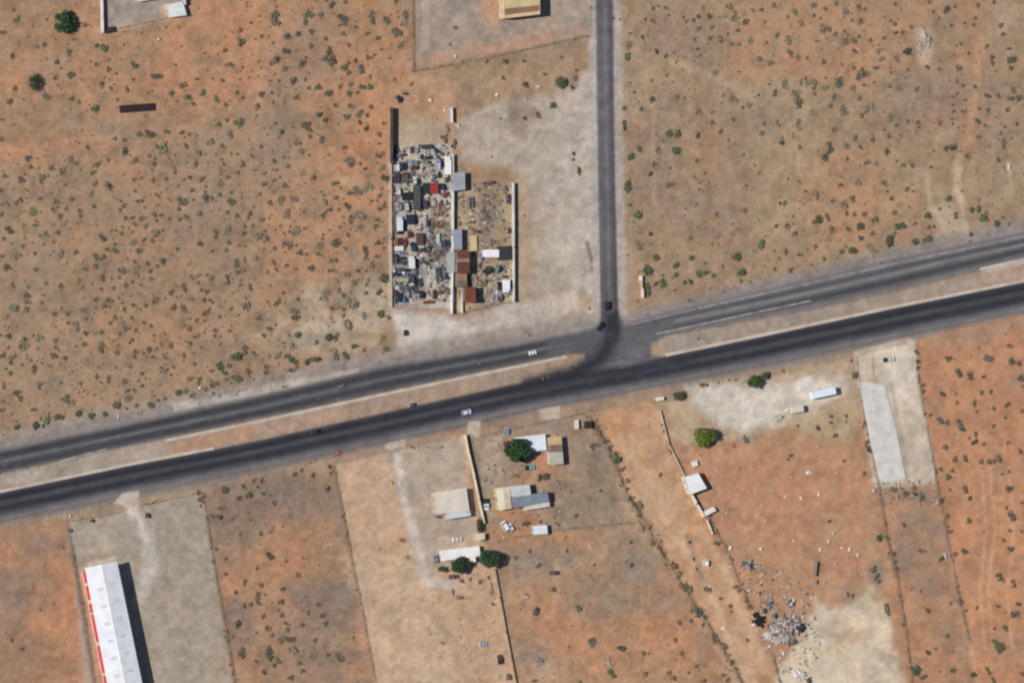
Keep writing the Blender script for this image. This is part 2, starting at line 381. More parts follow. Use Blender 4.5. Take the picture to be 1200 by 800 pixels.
    # --- lots south of the highway
    s.poly([(-60, 628), (78, 606), (112, 810), (-60, 860)], (164, 128, 101), 3, 2, 0.9)
    for b in ((40, 740, 50, 60, 0.7), (15, 650, 20, 14, 0.6), (70, 690, 26, 60, 0.75), (90, 780, 20, 40, 0.6)): s.blob(b[0], b[1], b[2], b[3], (180, 132, 98), b[4], mott=0.5)
    for b in ((30, 690, 40, 24), (25, 770, 30, 30), (55, 640, 30, 14), (15, 720, 20, 30)): s.blob(b[0], b[1], b[2], b[3], (136, 118, 104), 0.55, mott=0.5)
    s.poly([(78, 611), (150, 595), (237, 576), (252, 660), (276, 810), (100, 810), (84, 650)], (163, 149, 132), 2, 0.7, 1.0)
    s.poly([(88, 612), (145, 602), (150, 640), (90, 655)], (166, 154, 138), 6, 2, 0.5)
    s.poly([(88, 650), (140, 645), (140, 653), (90, 658)], (148, 132, 114), 3, 1, 0.6)
    s.line([(150, 578), (156, 600), (170, 622), (177, 655), (172, 680), (164, 700)], 14, (196, 186, 174), 0.9, 6, 1.5)
    s.line([(157, 612), (163, 640)], 8, (158, 149, 142), 0.5, 4, 1)
    s.line([(98, 668), (128, 810)], 10, (190, 158, 130), 0.8, 3, 1); s.line([(90, 668), (120, 810)], 5, (168, 130, 104), 0.9, 3, 1)
    s.line([(84, 640), (97, 720), (112, 810)], 5, (124, 106, 94), 0.8, 2.5, 1)
    s.poly([(102, 660), (135, 651), (137, 655), (104, 664)], (196, 180, 158), 2, 1, 0.8)
    s.poly([(190, 760), (270, 740), (274, 810), (180, 810)], (170, 154, 134), 12, 4, 0.5, 0.2)
    # scrub lot
    s.poly([(238, 577), (390, 545), (412, 640), (442, 810), (277, 810), (254, 660)], (155, 127, 105), 2, 1, 0.95)
    for b in ((330, 650, 34, 50, 0.75), (370, 630, 20, 34, 0.6), (300, 690, 40, 40, 0.5), (420, 760, 20, 40, 0.6), (300, 770, 40, 40, 0.45), (265, 690, 8, 20, 0.7), (360, 670, 40, 20, 0.5)):
        s.blob(b[0], b[1], b[2], b[3], (180, 132, 98), b[4], mott=0.5)
    for b in ((320, 570, 50, 20), (350, 590, 40, 24), (390, 710, 30, 34), (370, 690, 40, 16), (290, 610, 30, 26), (385, 770, 40, 10), (260, 600, 16, 22), (405, 600, 8, 30), (280, 730, 20, 30)):
        s.blob(b[0], b[1], b[2], b[3], (128, 112, 100), 0.6, mott=0.45)
    # pale tan lot and its grey yard
    s.poly([(392, 545), (547, 511), (552, 560), (566, 632), (582, 664), (606, 810), (441, 810), (412, 640)], (191, 159, 131), 2, 1, 1.0)
    s.poly([(455, 530), (545, 512), (553, 600), (556, 640), (520, 650), (500, 690), (482, 640), (470, 580), (458, 555)], (174, 157, 140), 6, 3, 0.9)
    s.line([(465, 535), (473, 580), (484, 620), (491, 655), (500, 680), (528, 685)], 10, (200, 188, 174), 0.8, 4, 1.5)
    s.poly([(452, 516), (475, 512), (475, 522), (458, 527), (450, 524)], (208, 196, 180), 2, 1, 0.9)
    s.poly([(400, 640), (480, 650), (520, 720), (560, 800), (450, 800), (420, 700)], (193, 165, 136), 14, 5, 0.6, 0.3)
    s.poly([(520, 700), (580, 690), (598, 790), (560, 800)], (182, 148, 118), 12, 4, 0.6, 0.3)
    for b in ((472, 633, 8, 4), (478, 652, 3, 3), (520, 752, 5, 4), (446, 642, 2, 4), (540, 700, 8, 3), (505, 742, 3, 3), (560, 800, 14, 6)): s.blob(b[0], b[1], b[2], b[3], (158, 120, 92), 0.65)
    s.poly([(500, 566), (508, 566), (508, 614), (500, 614)], (166, 148, 134), 4, 2, 0.5)
    # homestead lot
    s.poly([(550, 511), (600, 499), (636, 487), (662, 488), (690, 486), (712, 530), (740, 596), (750, 612), (584, 634), (566, 600)], (161, 138, 116), 2, 1.5, 0.95)
    s.poly([(556, 518), (586, 514), (590, 560), (600, 566), (566, 570)], (175, 154, 132), 6, 2, 0.8)
    s.line([(640, 488), (648, 510)], 14, (176, 158, 142), 0.7, 4, 1)
    for b in ((636, 545, 14, 12, 0.9), (610, 606, 26, 20, 0.85), (590, 625, 20, 10, 0.7), (640, 558, 24, 8, 0.6), (640, 632, 36, 12, 0.7), (612, 560, 10, 10, 0.6)): s.blob(b[0], b[1], b[2], b[3], (181, 130, 97), b[4], mott=0.35)
    for b in ((690, 560, 26, 40), (700, 530, 14, 24), (670, 600, 40, 18), (662, 500, 24, 10), (560, 560, 6, 30), (620, 604, 12, 6), (720, 600, 16, 20), (600, 495, 40, 6), (705, 500, 6, 10)):
        s.blob(b[0], b[1], b[2], b[3], (136, 120, 104), 0.5, mott=0.5)
    s.line([(550, 516), (556, 540), (563, 566), (566, 590)], 7, (128, 114, 104), 0.75, 3, 1.5, 0.35)
    for b in ((690, 590, 20, 8), (660, 570, 14, 10), (700, 555, 10, 16), (650, 598, 10, 5), (715, 585, 12, 12)): s.blob(b[0], b[1], b[2], b[3], (126, 110, 94), 0.5, mott=0.6)
    # field below it
    s.poly([(584, 634), (750, 612), (768, 640), (800, 690), (830, 740), (862, 810), (607, 810)], (172, 136, 106), 3, 1.5, 0.95)
    for b in ((790, 720, 40, 60, 0.7), (700, 760, 80, 40, 0.55), (650, 720, 40, 30, 0.5), (820, 770, 30, 30, 0.6), (640, 640, 60, 10, 0.7)): s.blob(b[0], b[1], b[2], b[3], (184, 132, 97), b[4], mott=0.5)
    for b in ((745, 665, 26, 20), (755, 650, 20, 30), (720, 640, 30, 20), (620, 660, 40, 20), (640, 650, 50, 16), (730, 690, 30, 26), (780, 700, 30, 20), (620, 770, 26, 20), (690, 700, 30, 30), (825, 755, 10, 20)):
        s.blob(b[0], b[1], b[2], b[3], (143, 127, 111), 0.6, mott=0.5)
    for b in ((692, 638, 5, 4), (674, 660, 6, 6), (706, 645, 6, 10), (640, 785, 20, 16), (652, 680, 4, 26)): s.blob(b[0], b[1], b[2], b[3], (190, 160, 130), 0.6)
    # dirt track corridor
    s.poly([(700, 482), (760, 468), (776, 480), (782, 520), (806, 570), (830, 620), (862, 680), (880, 720), (900, 770), (925, 810), (868, 810), (830, 740), (800, 690), (770, 640), (745, 590), (720, 540)], (189, 147, 112), 4, 2, 1.0)
    for b in ((722, 500, 22, 16, (184, 134, 100)), (740, 560, 16, 50, (193, 157, 125)), (775, 600, 26, 40, (193, 159, 128)), (870, 770, 22, 40, (193, 155, 122)), (772, 540, 10, 30, (176, 142, 114))): s.blob(b[0], b[1], b[2], b[3], b[4], 0.7)
    s.line([(790, 625), (815, 660), (835, 700), (850, 735), (880, 800)], 9, (203, 168, 136), 0.75, 4, 1.5); s.line([(822, 620), (845, 660), (860, 700), (890, 760)], 8, (203, 166, 134), 0.75, 4, 1.5)
    s.line([(806, 628), (816, 655), (822, 675)], 8, (150, 126, 104), 0.85, 3, 1.5)
    for q in ([(745, 520), (752, 560), (772, 610), (795, 650)], [(735, 520), (743, 565), (762, 612), (786, 655)], [(718, 500), (728, 535), (745, 570)], [(858, 720), (880, 770), (896, 806)], [(850, 725), (870, 775), (884, 806)]): s.line(q, 2.2, (176, 138, 106), 0.55, 1.2, 1)
    s.line([(775, 485), (780, 512), (792, 530)], 8, (198, 178, 152), 0.7, 4, 2)
    # orange yard with a pale top
    s.poly([(776, 474), (860, 452), (1003, 418), (1012, 470), (1030, 570), (1046, 660), (1062, 740), (1072, 810), (912, 810), (880, 720), (862, 680), (838, 620), (810, 560), (786, 520)], (178, 136, 105), 3, 1.5, 0.97)
    s.poly([(776, 474), (860, 452), (1003, 418), (1008, 460), (1002, 510), (960, 515), (930, 500), (895, 505), (870, 515), (800, 520), (782, 510)], (182, 162, 136), 5, 3, 0.9, 0.1)
    s.poly([(805, 455), (845, 448), (900, 452), (985, 440), (990, 458), (960, 478), (930, 484), (900, 490), (870, 506), (842, 500), (820, 480)], (211, 200, 186), 8, 4, 0.9, 0.1)
    s.blob(942, 448, 14, 6, (222, 212, 206), 0.8, rot=-25); s.blob(800, 495, 20, 16, (172, 148, 116), 0.6); s.blob(905, 495, 14, 7, (212, 204, 194), 0.8)
    s.poly([(960, 475), (1000, 465), (1005, 520), (970, 524), (950, 500)], (172, 147, 116), 6, 3, 0.8, 0.3)
    s.blob(880, 513, 14, 6, (168, 154, 140), 0.7, rot=-20); s.blob(920, 506, 20, 4, (186, 132, 98), 0.6)
    for b in ((860, 545, 50, 24), (900, 590, 60, 50), (960, 550, 40, 30), (840, 610, 20, 30), (1000, 600, 20, 60)): s.blob(b[0], b[1], b[2], b[3], (185, 134, 100), 0.5, mott=0.4)
    s.poly([(945, 722), (985, 712), (1018, 695), (1040, 720), (1050, 760), (1064, 810), (905, 810), (912, 780), (935, 755)], (207, 189, 163), 6, 4, 0.95, 0.15)
    s.blob(965, 730, 14, 20, (206, 195, 172), 0.8); s.blob(1020, 700, 14, 18, (190, 172, 142), 0.8); s.blob(1000, 745, 26, 9, (174, 146, 110), 0.5)
    s.blob(1028, 672, 10, 16, (136, 124, 112), 0.8); s.blob(995, 695, 12, 12, (154, 132, 114), 0.6); s.blob(1042, 772, 16, 6, (160, 142, 122), 0.6); s.blob(1034, 630, 10, 8, (150, 130, 106), 0.6)
    s.line([(955, 700), (960, 720), (970, 745)], 4, (200, 176, 148), 0.6, 3, 1)
    # pale concrete lot
    s.poly([(1000, 412), (1062, 396), (1074, 400), (1078, 450), (1090, 510), (1100, 566), (1060, 572), (1024, 572), (1012, 500), (1004, 440)], (201, 184, 162), 2.5, 1, 0.97)
    s.poly([(1030, 410), (1066, 402), (1070, 470), (1042, 470)], (212, 199, 182), 8, 2, 0.8, 0.15)
    s.poly([(1060, 500), (1084, 496), (1096, 560), (1066, 566)], (182, 164, 146), 8, 3, 0.6, 0.3)
    s.line([(1044, 450), (1054, 500), (1064, 566)], 5, (154, 142, 130), 0.6, 3, 1.2); s.line([(1023, 418), (1025, 450)], 2, (150, 122, 98), 0.7, 1.5)
    s.poly([(1004, 412), (1062, 398), (1062, 402), (1006, 418)], (166, 148, 126), 2, 1, 0.6)
    # lot below it and the far-right field
    s.poly([(1024, 572), (1100, 566), (1112, 640), (1128, 720), (1146, 810), (1073, 810), (1060, 740), (1046, 660)], (172, 133, 104), 3, 1.5, 0.97)
    for b in ((1090, 740, 30, 50, 0.6), (1060, 700, 14, 40, 0.5), (1050, 610, 14, 20, 0.6), (1100, 780, 30, 30, 0.6)): s.blob(b[0], b[1], b[2], b[3], (182, 132, 98), b[4], mott=0.5)
    for b in ((1080, 620, 30, 24), (1075, 655, 26, 16), (1090, 690, 20, 20), (1060, 645, 10, 30), (1110, 750, 10, 20), (1075, 580, 22, 8)): s.blob(b[0], b[1], b[2], b[3], (138, 120, 106), 0.55, mott=0.5)
    s.poly([(1074, 400), (1120, 384), (1260, 350), (1300, 840), (1150, 840), (1128, 720), (1112, 640), (1100, 566), (1084, 480)], (184, 133, 99), 4, 2, 0.95)
    s.poly([(1080, 396), (1260, 352), (1260, 372), (1100, 412)], (164, 134, 112), 6, 3, 0.7)
    for b in ((1160, 520, 30, 30), (1190, 600, 30, 50), (1130, 610, 16, 30), (1160, 700, 30, 30)): s.blob(b[0], b[1], b[2], b[3], (190, 138, 102), 0.6, mott=0.4)
    for b in ((1100, 470, 8, 30), (1150, 660, 20, 20), (1180, 760, 26, 20), (1170, 560, 10, 16), (1190, 450, 16, 20)): s.blob(b[0], b[1], b[2], b[3], (160, 126, 102), 0.5, mott=0.4)
    s.line([(1112, 640), (1124, 700), (1138, 760), (1146, 810)], 4, (198, 152, 118), 0.7, 2.5, 1)
    for x0 in (1150, 1160, 1182): s.line([(x0, 545), (x0 + 6, 620), (x0 - 2, 690), (x0 + 4, 760)], 3, (204, 158, 122), 0.6, 2, 1.5)
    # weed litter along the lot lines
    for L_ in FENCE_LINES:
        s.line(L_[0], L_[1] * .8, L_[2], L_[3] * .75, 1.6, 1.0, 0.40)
    # --- asphalt
    T = np.clip((Y - yi(NU, X)) / (yi(NL, X) - yi(NU, X)), -9, 9)
    m = ((T > -0.12) & (T < 1.12)).astype(float) * sstep(-0.12, 0.02, T) * sstep(1.12, 0.98, T)
    east = sstep(690, 800, X)
    A = lin((84, 83, 88)) * (1 - east[:, None]) + lin((118, 114, 114)) * east[:, None]
    EK = 1 - 0.62 * east
    def add(cent, wid, c, amt):
        nonlocal A
        w = (np.exp(-((T - cent) / wid) ** 2) * amt * EK * (0.75 + 0.5 * s.n20))[:, None].clip(0, 1); A = A * (1 - w) + lin(c) * w
    add(0.24, 0.15, (64, 64, 71), 1.0); add(0.74, 0.15, (67, 67, 73), 0.95); add(0.50, 0.07, (112, 109, 111), 0.8); add(-0.02, 0.09, (128, 121, 118), 0.8); add(1.0, 0.07, (112, 104, 100), 0.8)
    fe = east * sstep(760, 1000, X)
    for cent, wid, c, amt in ((0.10, 0.05, (142, 136, 134), east * .85), (0.27, 0.07, (84, 82, 87), east * .85), (0.44, 0.05, (134, 130, 129), east * .85), (0.66, 0.13, (72, 71, 77), east * .45 + fe * .55), (0.97, 0.06, (128, 120, 114), east * .5)):
        w = (np.exp(-((T - cent) / wid) ** 2) * amt * (.7 + .6 * s.n20)).clip(0, 1)[:, None]; A = A * (1 - w) + lin(c) * w
    s.C = s.C * (1 - m[:, None]) + A * m[:, None]
    T = np.clip((Y - yi(SU, X)) / (yi(SL, X) - yi(SU, X)), -9, 9)
    m = sstep(-0.06, 0.03, T) * sstep(1.08, 0.92, T)
    EK = 1.0
    A = np.tile(lin((72, 71, 77)), (len(X), 1))
    add(0.17, 0.11, (50, 50, 59), 1.0); add(0.50, 0.10, (52, 52, 61), 1.0); add(0.33, 0.05, (80, 79, 85), 0.8)
    add(0.72, 0.06, (98, 96, 99), 0.9); add(0.84, 0.09, (124, 119, 118), 0.95); add(1.0, 0.09, (132, 122, 114), 0.95)
    s.C = s.C * (1 - m[:, None]) + A * m[:, None]
    # side road
    yy = np.clip(Y, -200, 400); lx = np.interp(yy, [r[0] for r in RX], [r[1] for r in RX]); rx = np.interp(yy, [r[0] for r in RX], [r[2] for r in RX])
    T = (X - lx) / (rx - lx)
    m = sstep(-0.55, -0.35, T + 0.1 * s.j1) * sstep(1.65, 1.4, T + 0.1 * s.j1) * sstep(384, 372, Y)
    s.C = s.C * (1 - 0.8 * m[:, None]) + lin((176, 166, 156)) * 0.8 * m[:, None]
    m = sstep(-0.08, 0.06, T) * sstep(1.08, 0.94, T) * sstep(392, 384, Y)
    A = np.tile(lin((108, 103, 106)), (len(X), 1))
    add(0.25, 0.12, (98, 94, 98), 0.8); add(0.85, 0.16, (82, 80, 86), 0.8); add(0.52, 0.05, (122, 117, 118), 0.6); add(0.0, 0.07, (92, 88, 92), 0.6)
    dk = sstep(250, 380, Y)[:, None]
    A = A * (1 - 0.25 * dk)
    s.C = s.C * (1 - m[:, None]) + A * m[:, None]
    # junction: worn asphalt with the dark sweep of turning tyres
    s.poly(JUNC, (100, 98, 101), 3, 1, 0.97)
    s.poly([(640, 398), (688, 389), (735, 380), (790, 369), (790, 390), (730, 402), (690, 410), (640, 420)], (96, 94, 97), 4, 1, 0.8)
    s.poly([(664, 414), (700, 386), (704, 400), (690, 424), (684, 414)], (84, 82, 86), 4, 1.5, 0.7)
    s.line([(717, 374), (717, 396), (711, 411), (698, 424), (668, 438), (620, 451)], 19, (53, 54, 61), 0.97, 7, 1.2)
    s.line([(720, 372), (723, 388), (718, 400)], 8, (52, 53, 61), 0.8, 4, 1)
    s.line([(690, 442), (740, 436), (800, 424)], 14, (58, 58, 66), 0.8, 6, 1)
    s.line([(716, 392), (722, 410), (742, 424), (776, 424)], 7, (76, 75, 81), 0.6, 5, 1)
    s.line([(745, 410), (768, 420)], 5, (90, 86, 88), 0.6, 3)
    s.poly([(730, 408), (748, 402), (756, 420), (728, 430), (722, 428)], (112, 110, 113), 6, 1, 0.6)
    s.poly([(728, 370), (770, 362), (775, 368), (732, 380)], (150, 142, 136), 5, 2, 0.6)
    # tyre-polished streaks and repair patches that run along the lanes
    U = X * 0.978 - Y * 0.208; V_ = X * 0.208 + Y * 0.978
    onr = ((Y > yi(NU, X) - 4) & (Y < yi(SL, X) + 3) & ~((Y > yi(NL, X) + 1) & (Y < yi(SU, X) - 1) & ((X < 680) | (X > 770))))
    st_ = 1 + onr * (0.20 * (vnoise(U / 45, V_ / 1.3, 1, 131) - .5) + 0.16 * (vnoise(U / 120, V_ / 2.2, 1, 133) - .5) + 0.12 * (vnoise(U, V_, 9, 135) - .5))
    pt = onr & (vnoise(np.floor(U / 17) * 3.1, np.floor(V_ / 4.5) * 7.7, 1, 137) > .9)
    s.C *= (st_ * (1 + 0.10 * pt))[:, None]
    # concrete driveway aprons
    for q in ((((143, 577), (163, 575), (162, 593), (148, 594), (133, 589)), (196, 186, 174)), (((548, 494), (563, 493), (562, 511), (548, 507)), (190, 178, 160)),
              (((631, 480), (656, 475), (655, 490), (637, 490)), (192, 176, 158)), (((648, 515), (660, 514)), None)):
        if q[1]: s.poly(list(q[0]), q[1], 1.5, 0.5, 0.9)
    # fine mottle shared by every surface
    soil = ~onr; f = 1 + (0.13 + 0.14 * soil) * (s.n6 - 0.5) * 2 + (0.10 + 0.10 * soil) * (s.n20 - 0.5) * 2
    hue = soil * ((fbm(X, Y, 14, 201, 4, .7) - .5) * 0.16); s.C *= np.stack([1 + hue, 1 - hue * .15, 1 - hue * 1.1], 1)
    f = f * (1 + 0.10 * (vnoise(s.X, s.Y, 2.6, 91) - 0.5) * 2 * (1 - 0.6 * ((T > 9))))
    g = s.C.mean(1, keepdims=True); s.C = s.C * 0.95 + g * 0.05
    s.C *= np.where(soil, 1.045, 1.0)[:, None]
    return s.C * f[:, None]

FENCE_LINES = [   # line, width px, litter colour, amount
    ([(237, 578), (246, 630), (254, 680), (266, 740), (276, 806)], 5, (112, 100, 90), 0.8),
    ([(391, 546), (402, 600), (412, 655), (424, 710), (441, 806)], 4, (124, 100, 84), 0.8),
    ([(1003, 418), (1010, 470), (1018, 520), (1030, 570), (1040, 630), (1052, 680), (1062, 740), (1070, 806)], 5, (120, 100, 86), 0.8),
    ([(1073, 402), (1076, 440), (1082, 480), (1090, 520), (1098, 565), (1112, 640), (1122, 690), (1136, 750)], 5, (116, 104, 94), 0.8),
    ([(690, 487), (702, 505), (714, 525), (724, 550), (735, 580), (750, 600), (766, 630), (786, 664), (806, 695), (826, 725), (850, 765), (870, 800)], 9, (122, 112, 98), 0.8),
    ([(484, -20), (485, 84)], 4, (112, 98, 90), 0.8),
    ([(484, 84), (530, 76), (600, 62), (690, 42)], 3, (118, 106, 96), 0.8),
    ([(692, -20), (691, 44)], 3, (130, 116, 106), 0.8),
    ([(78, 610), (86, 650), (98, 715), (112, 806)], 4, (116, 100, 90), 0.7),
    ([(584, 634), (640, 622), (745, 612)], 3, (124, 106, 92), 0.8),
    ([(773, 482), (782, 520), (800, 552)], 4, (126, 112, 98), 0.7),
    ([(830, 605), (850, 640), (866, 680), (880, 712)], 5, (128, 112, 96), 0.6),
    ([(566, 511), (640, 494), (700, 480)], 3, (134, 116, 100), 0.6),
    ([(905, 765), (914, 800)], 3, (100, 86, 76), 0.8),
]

def sheet(name, gx, gy, z, material, keep=None, flip=False):
    """A sheet of ground over a grid of photo pixels, soil colours stored on its points."""
    GX, GY = np.meshgrid(gx, gy); x, y = Pn(GX.ravel(), GY.ravel(), z)
    n, m = len(gy), len(gx)
    co = np.stack([x, y, np.full(len(x), z)], 1)
    i = np.arange(n * m).reshape(n, m)
    f = np.stack([i[1:, :-1].ravel(), i[1:, 1:].ravel(), i[:-1, 1:].ravel(), i[:-1, :-1].ravel()], 1)
    return grid_mesh(name, co, f, GX.ravel(), GY.ravel(), material)
def grid_mesh(name, co, f, px, py, material):
    me = bpy.data.meshes.new(name)
    me.vertices.add(len(co)); me.vertices.foreach_set('co', co.ravel())
    me.loops.add(f.size); me.loops.foreach_set('vertex_index', f.ravel().astype(np.int32))
    me.polygons.add(len(f)); me.polygons.foreach_set('loop_start', (np.arange(len(f)) * f.shape[1]).astype(np.int32))
    me.update(calc_edges=True)
    c = soils(px, py)
    at = me.attributes.new('soil', 'FLOAT_COLOR', 'POINT')
    at.data.foreach_set('color', np.concatenate([c, np.ones((len(c), 1))], 1).ravel().astype(np.float32))
    me.materials.append(material)
    o = bpy.data.objects.new(name, me); COL.objects.link(o); o['kind'] = 'structure'
    return o
SOIL = soil_mat('desert_soil'); ASPH = soil_mat('worn_asphalt', fine=0.55, rough=0.9, bump=0.2)
out = np.array([24, 50, 110, 250, 700, 2500, 9000.0])
gx = np.concatenate([-out[::-1] - 10, np.arange(-12, 1213, 2.0), 1210 + out]); gy = np.concatenate([-out[::-1] - 10, np.arange(-12, 813, 2.0), 810 + out])
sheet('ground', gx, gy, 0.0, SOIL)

def ribbon(name, up, lo, x0, x1, z, steps, material):
    xs = np.arange(x0, x1 + 1, 2.0); tt = np.linspace(0, 1, steps)
    X = np.repeat(xs[None, :], steps, 0); Y = yi(up, xs)[None, :] * (1 - tt[:, None]) + yi(lo, xs)[None, :] * tt[:, None]
    x, y = Pn(X.ravel(), Y.ravel(), z); co = np.stack([x, y, np.full(len(x), z)], 1)
    i = np.arange(X.size).reshape(X.shape); f = np.stack([i[1:, :-1].ravel(), i[1:, 1:].ravel(), i[:-1, 1:].ravel(), i[:-1, :-1].ravel()], 1)
    return grid_mesh(name, co, f, X.ravel(), Y.ravel(), material)
ribbon('highway_carriageway', NU, NL, -60, 1260, 0.08, 24, ASPH)
ribbon('highway_carriageway', SU, SL, -60, 1260, 0.08, 30, ASPH)
ys = np.arange(-60, 392, 2.0); tt = np.linspace(0, 1, 20)
LX = np.interp(ys, [r[0] for r in RX], [r[1] for r in RX]); RXX = np.interp(ys, [r[0] for r in RX], [r[2] for r in RX])
X = LX[:, None] * (1 - tt) + RXX[:, None] * tt; Y = np.repeat(ys[:, None], 20, 1)
x, y = Pn(X.ravel(), Y.ravel(), 0.05); i = np.arange(X.size).reshape(X.shape)
grid_mesh('side_road', np.stack([x, y, np.full(len(x), 0.05)], 1), np.stack([i[1:, :-1].ravel(), i[1:, 1:].ravel(), i[:-1, 1:].ravel(), i[:-1, :-1].ravel()], 1), X.ravel(), Y.ravel(), ASPH)
# junction apron: cells of a fine grid that lie inside its outline
gx = np.arange(656, 786, 1.5); gy = np.arange(364, 444, 1.5); GX, GY = np.meshgrid(gx, gy)
x, y = Pn(GX.ravel(), GY.ravel(), 0.03); i = np.arange(GX.size).reshape(GX.shape)
f = np.stack([i[1:, :-1].ravel(), i[1:, 1:].ravel(), i[:-1, 1:].ravel(), i[:-1, :-1].ravel()], 1)
ok = inside(GX.ravel() + 0.75, GY.ravel() + 0.75, JUNC)[f[:, 3]]
grid_mesh('junction_apron', np.stack([x, y, np.full(len(x), 0.03)], 1), f[ok], GX.ravel(), GY.ravel(), ASPH)

# median kerbs (real steps of pale concrete) and painted lines
KERB = mat('kerb_concrete', rgb(198, 189, 178), 0.9, 0.14, 0.7, bump=0.3, col2=rgb(184, 168, 150), scale2=0.12)
PAINT = mat('road_paint', rgb(160, 155, 153), 0.7, 0.2, 1.2, col2=rgb(118, 114, 116), scale2=0.25)
def strip(name, pts, w, z0, z1, m, kind='structure'):
    """A raised strip (kerb, painted line) following a line of photo pixels."""
    q = []
    for (ax, ay), (bx, by) in zip(pts[:-1], pts[1:]):
        n = max(2, int(math.hypot(bx - ax, by - ay) / 14))
        q += [P(ax + (bx - ax) * t / n, ay + (by - ay) * t / n) for t in range(n)]
    q.append(P(*pts[-1])); b = MB(); L_ = []
    for i, p in enumerate(q):
        d = (q[min(i + 1, len(q) - 1)] - q[max(i - 1, 0)]).normalized(); n = Vector((-d.y, d.x, 0)) * w / 2
        L_.append((p + n, p - n))
    for (a, c), (a2, c2) in zip(L_[:-1], L_[1:]):
        zz = lambda v, z: (v.x, v.y, z)
        b.add([zz(a, z0), zz(c, z0), zz(c2, z0), zz(a2, z0), zz(a, z1), zz(c, z1), zz(c2, z1), zz(a2, z1)], [(4, 5, 6, 7), (0, 4, 7, 3), (1, 2, 6, 5), (0, 1, 5, 4), (3, 7, 6, 2)])
    o = b.build(name, m); o['kind'] = kind; return o
off = lambda t, d: [(x, y + d) for x, y in t]
def cut(t, x0, x1, d): return [(x, float(yi(t, x)) + d) for x in sorted({x0, x1} | {p[0] for p in t if x0 < p[0] < x1})]
strip('median_kerb', cut(NL, 194, 664, 3.8), 1.25, 0.0, 0.17, KERB)
strip('median_kerb', cut(SU, -40, 251, -1.9), 1.3, 0.0, 0.17, KERB)
strip('median_kerb', cut(SU, 780, 1240, -2.0), 1.4, 0.0, 0.17, KERB)
strip('median_kerb', [(1148, 315.5), (1240, 295)], 1.3, 0.0, 0.17, KERB)
strip('painted_line', [(62, 542.5), (90, 535), (125, 526)], 0.9, 0.05, 0.084, PAINT)
strip('painted_line', [(768, 391.5), (800, 384.5), (860, 371.5), (951, 352)], 0.8, 0.08, 0.094, PAINT)
strip('painted_line', cut(NU, 740, 1240, 3.2), 0.5, 0.08, 0.094, PAINT)
WORN = mat('worn_road_paint', rgb(138, 134, 134), 0.8, 0.2, 0.6, col2=rgb(116, 112, 114), scale2=0.12)
for x in range(810, 1240, 170):
    f_ = lambda x: (x, float(yi(NU, x)) * .56 + float(yi(NL, x)) * .44)
    strip('painted_line', [f_(x), f_(x + 60), f_(x + 120)], 0.5, 0.08, 0.094, WORN)
# driveway slabs
CONC = mat('driveway_concrete', rgb(194, 180, 163), 0.9, 0.08, 0.6, bump=0.3, col2=rgb(176, 158, 138), scale2=0.3)
for q in (((144, 577), (163, 575), (161.5, 592), (149, 594)), ((548, 494), (563, 493), (562, 511), (548, 508)), ((631, 480), (656, 475), (655, 490), (637, 491)), ((454, 516), (474, 512.5), (474.5, 522), (456, 525.5))):
    b = MB(); b.prism([P(*p, -0.05) for p in q[::-1]], [P(*p, 0.06) for p in q[::-1]]); tag(b.build('driveway_slab', CONC), kind='structure')
# ------------------------------------------------------------------ buildings, walls, fences
WINDOW = mat('window_glass', rgb(46, 52, 60), 0.15, 0.05, 1.0, spec=0.6)
DOOR = mat('door_steel', rgb(104, 98, 92), 0.6, 0.1, 0.8)
_wm = {}
def wallmat(c):
    if c not in _wm: _wm[c] = mat('plaster_%d' % len(_wm), rgb(*c), 0.9, 0.08, 0.6, bump=0.2, col2=rgb(*[max(0, v - 22) for v in c]), scale2=0.25)
    return _wm[c]
_rm = {}
def roofmat(c, c2=None, metal=0.0, rough=0.6):
    k = (c, c2)
    if k not in _rm: _rm[k] = mat('roofing_%d' % len(_rm), rgb(*c), rough, 0.07, 0.7, metal=metal, col2=rgb(*(c2 or [max(0, v - 16) for v in c])), scale2=0.22)
    return _rm[k]
def lerp(a, b, t): return a + (b - a) * t

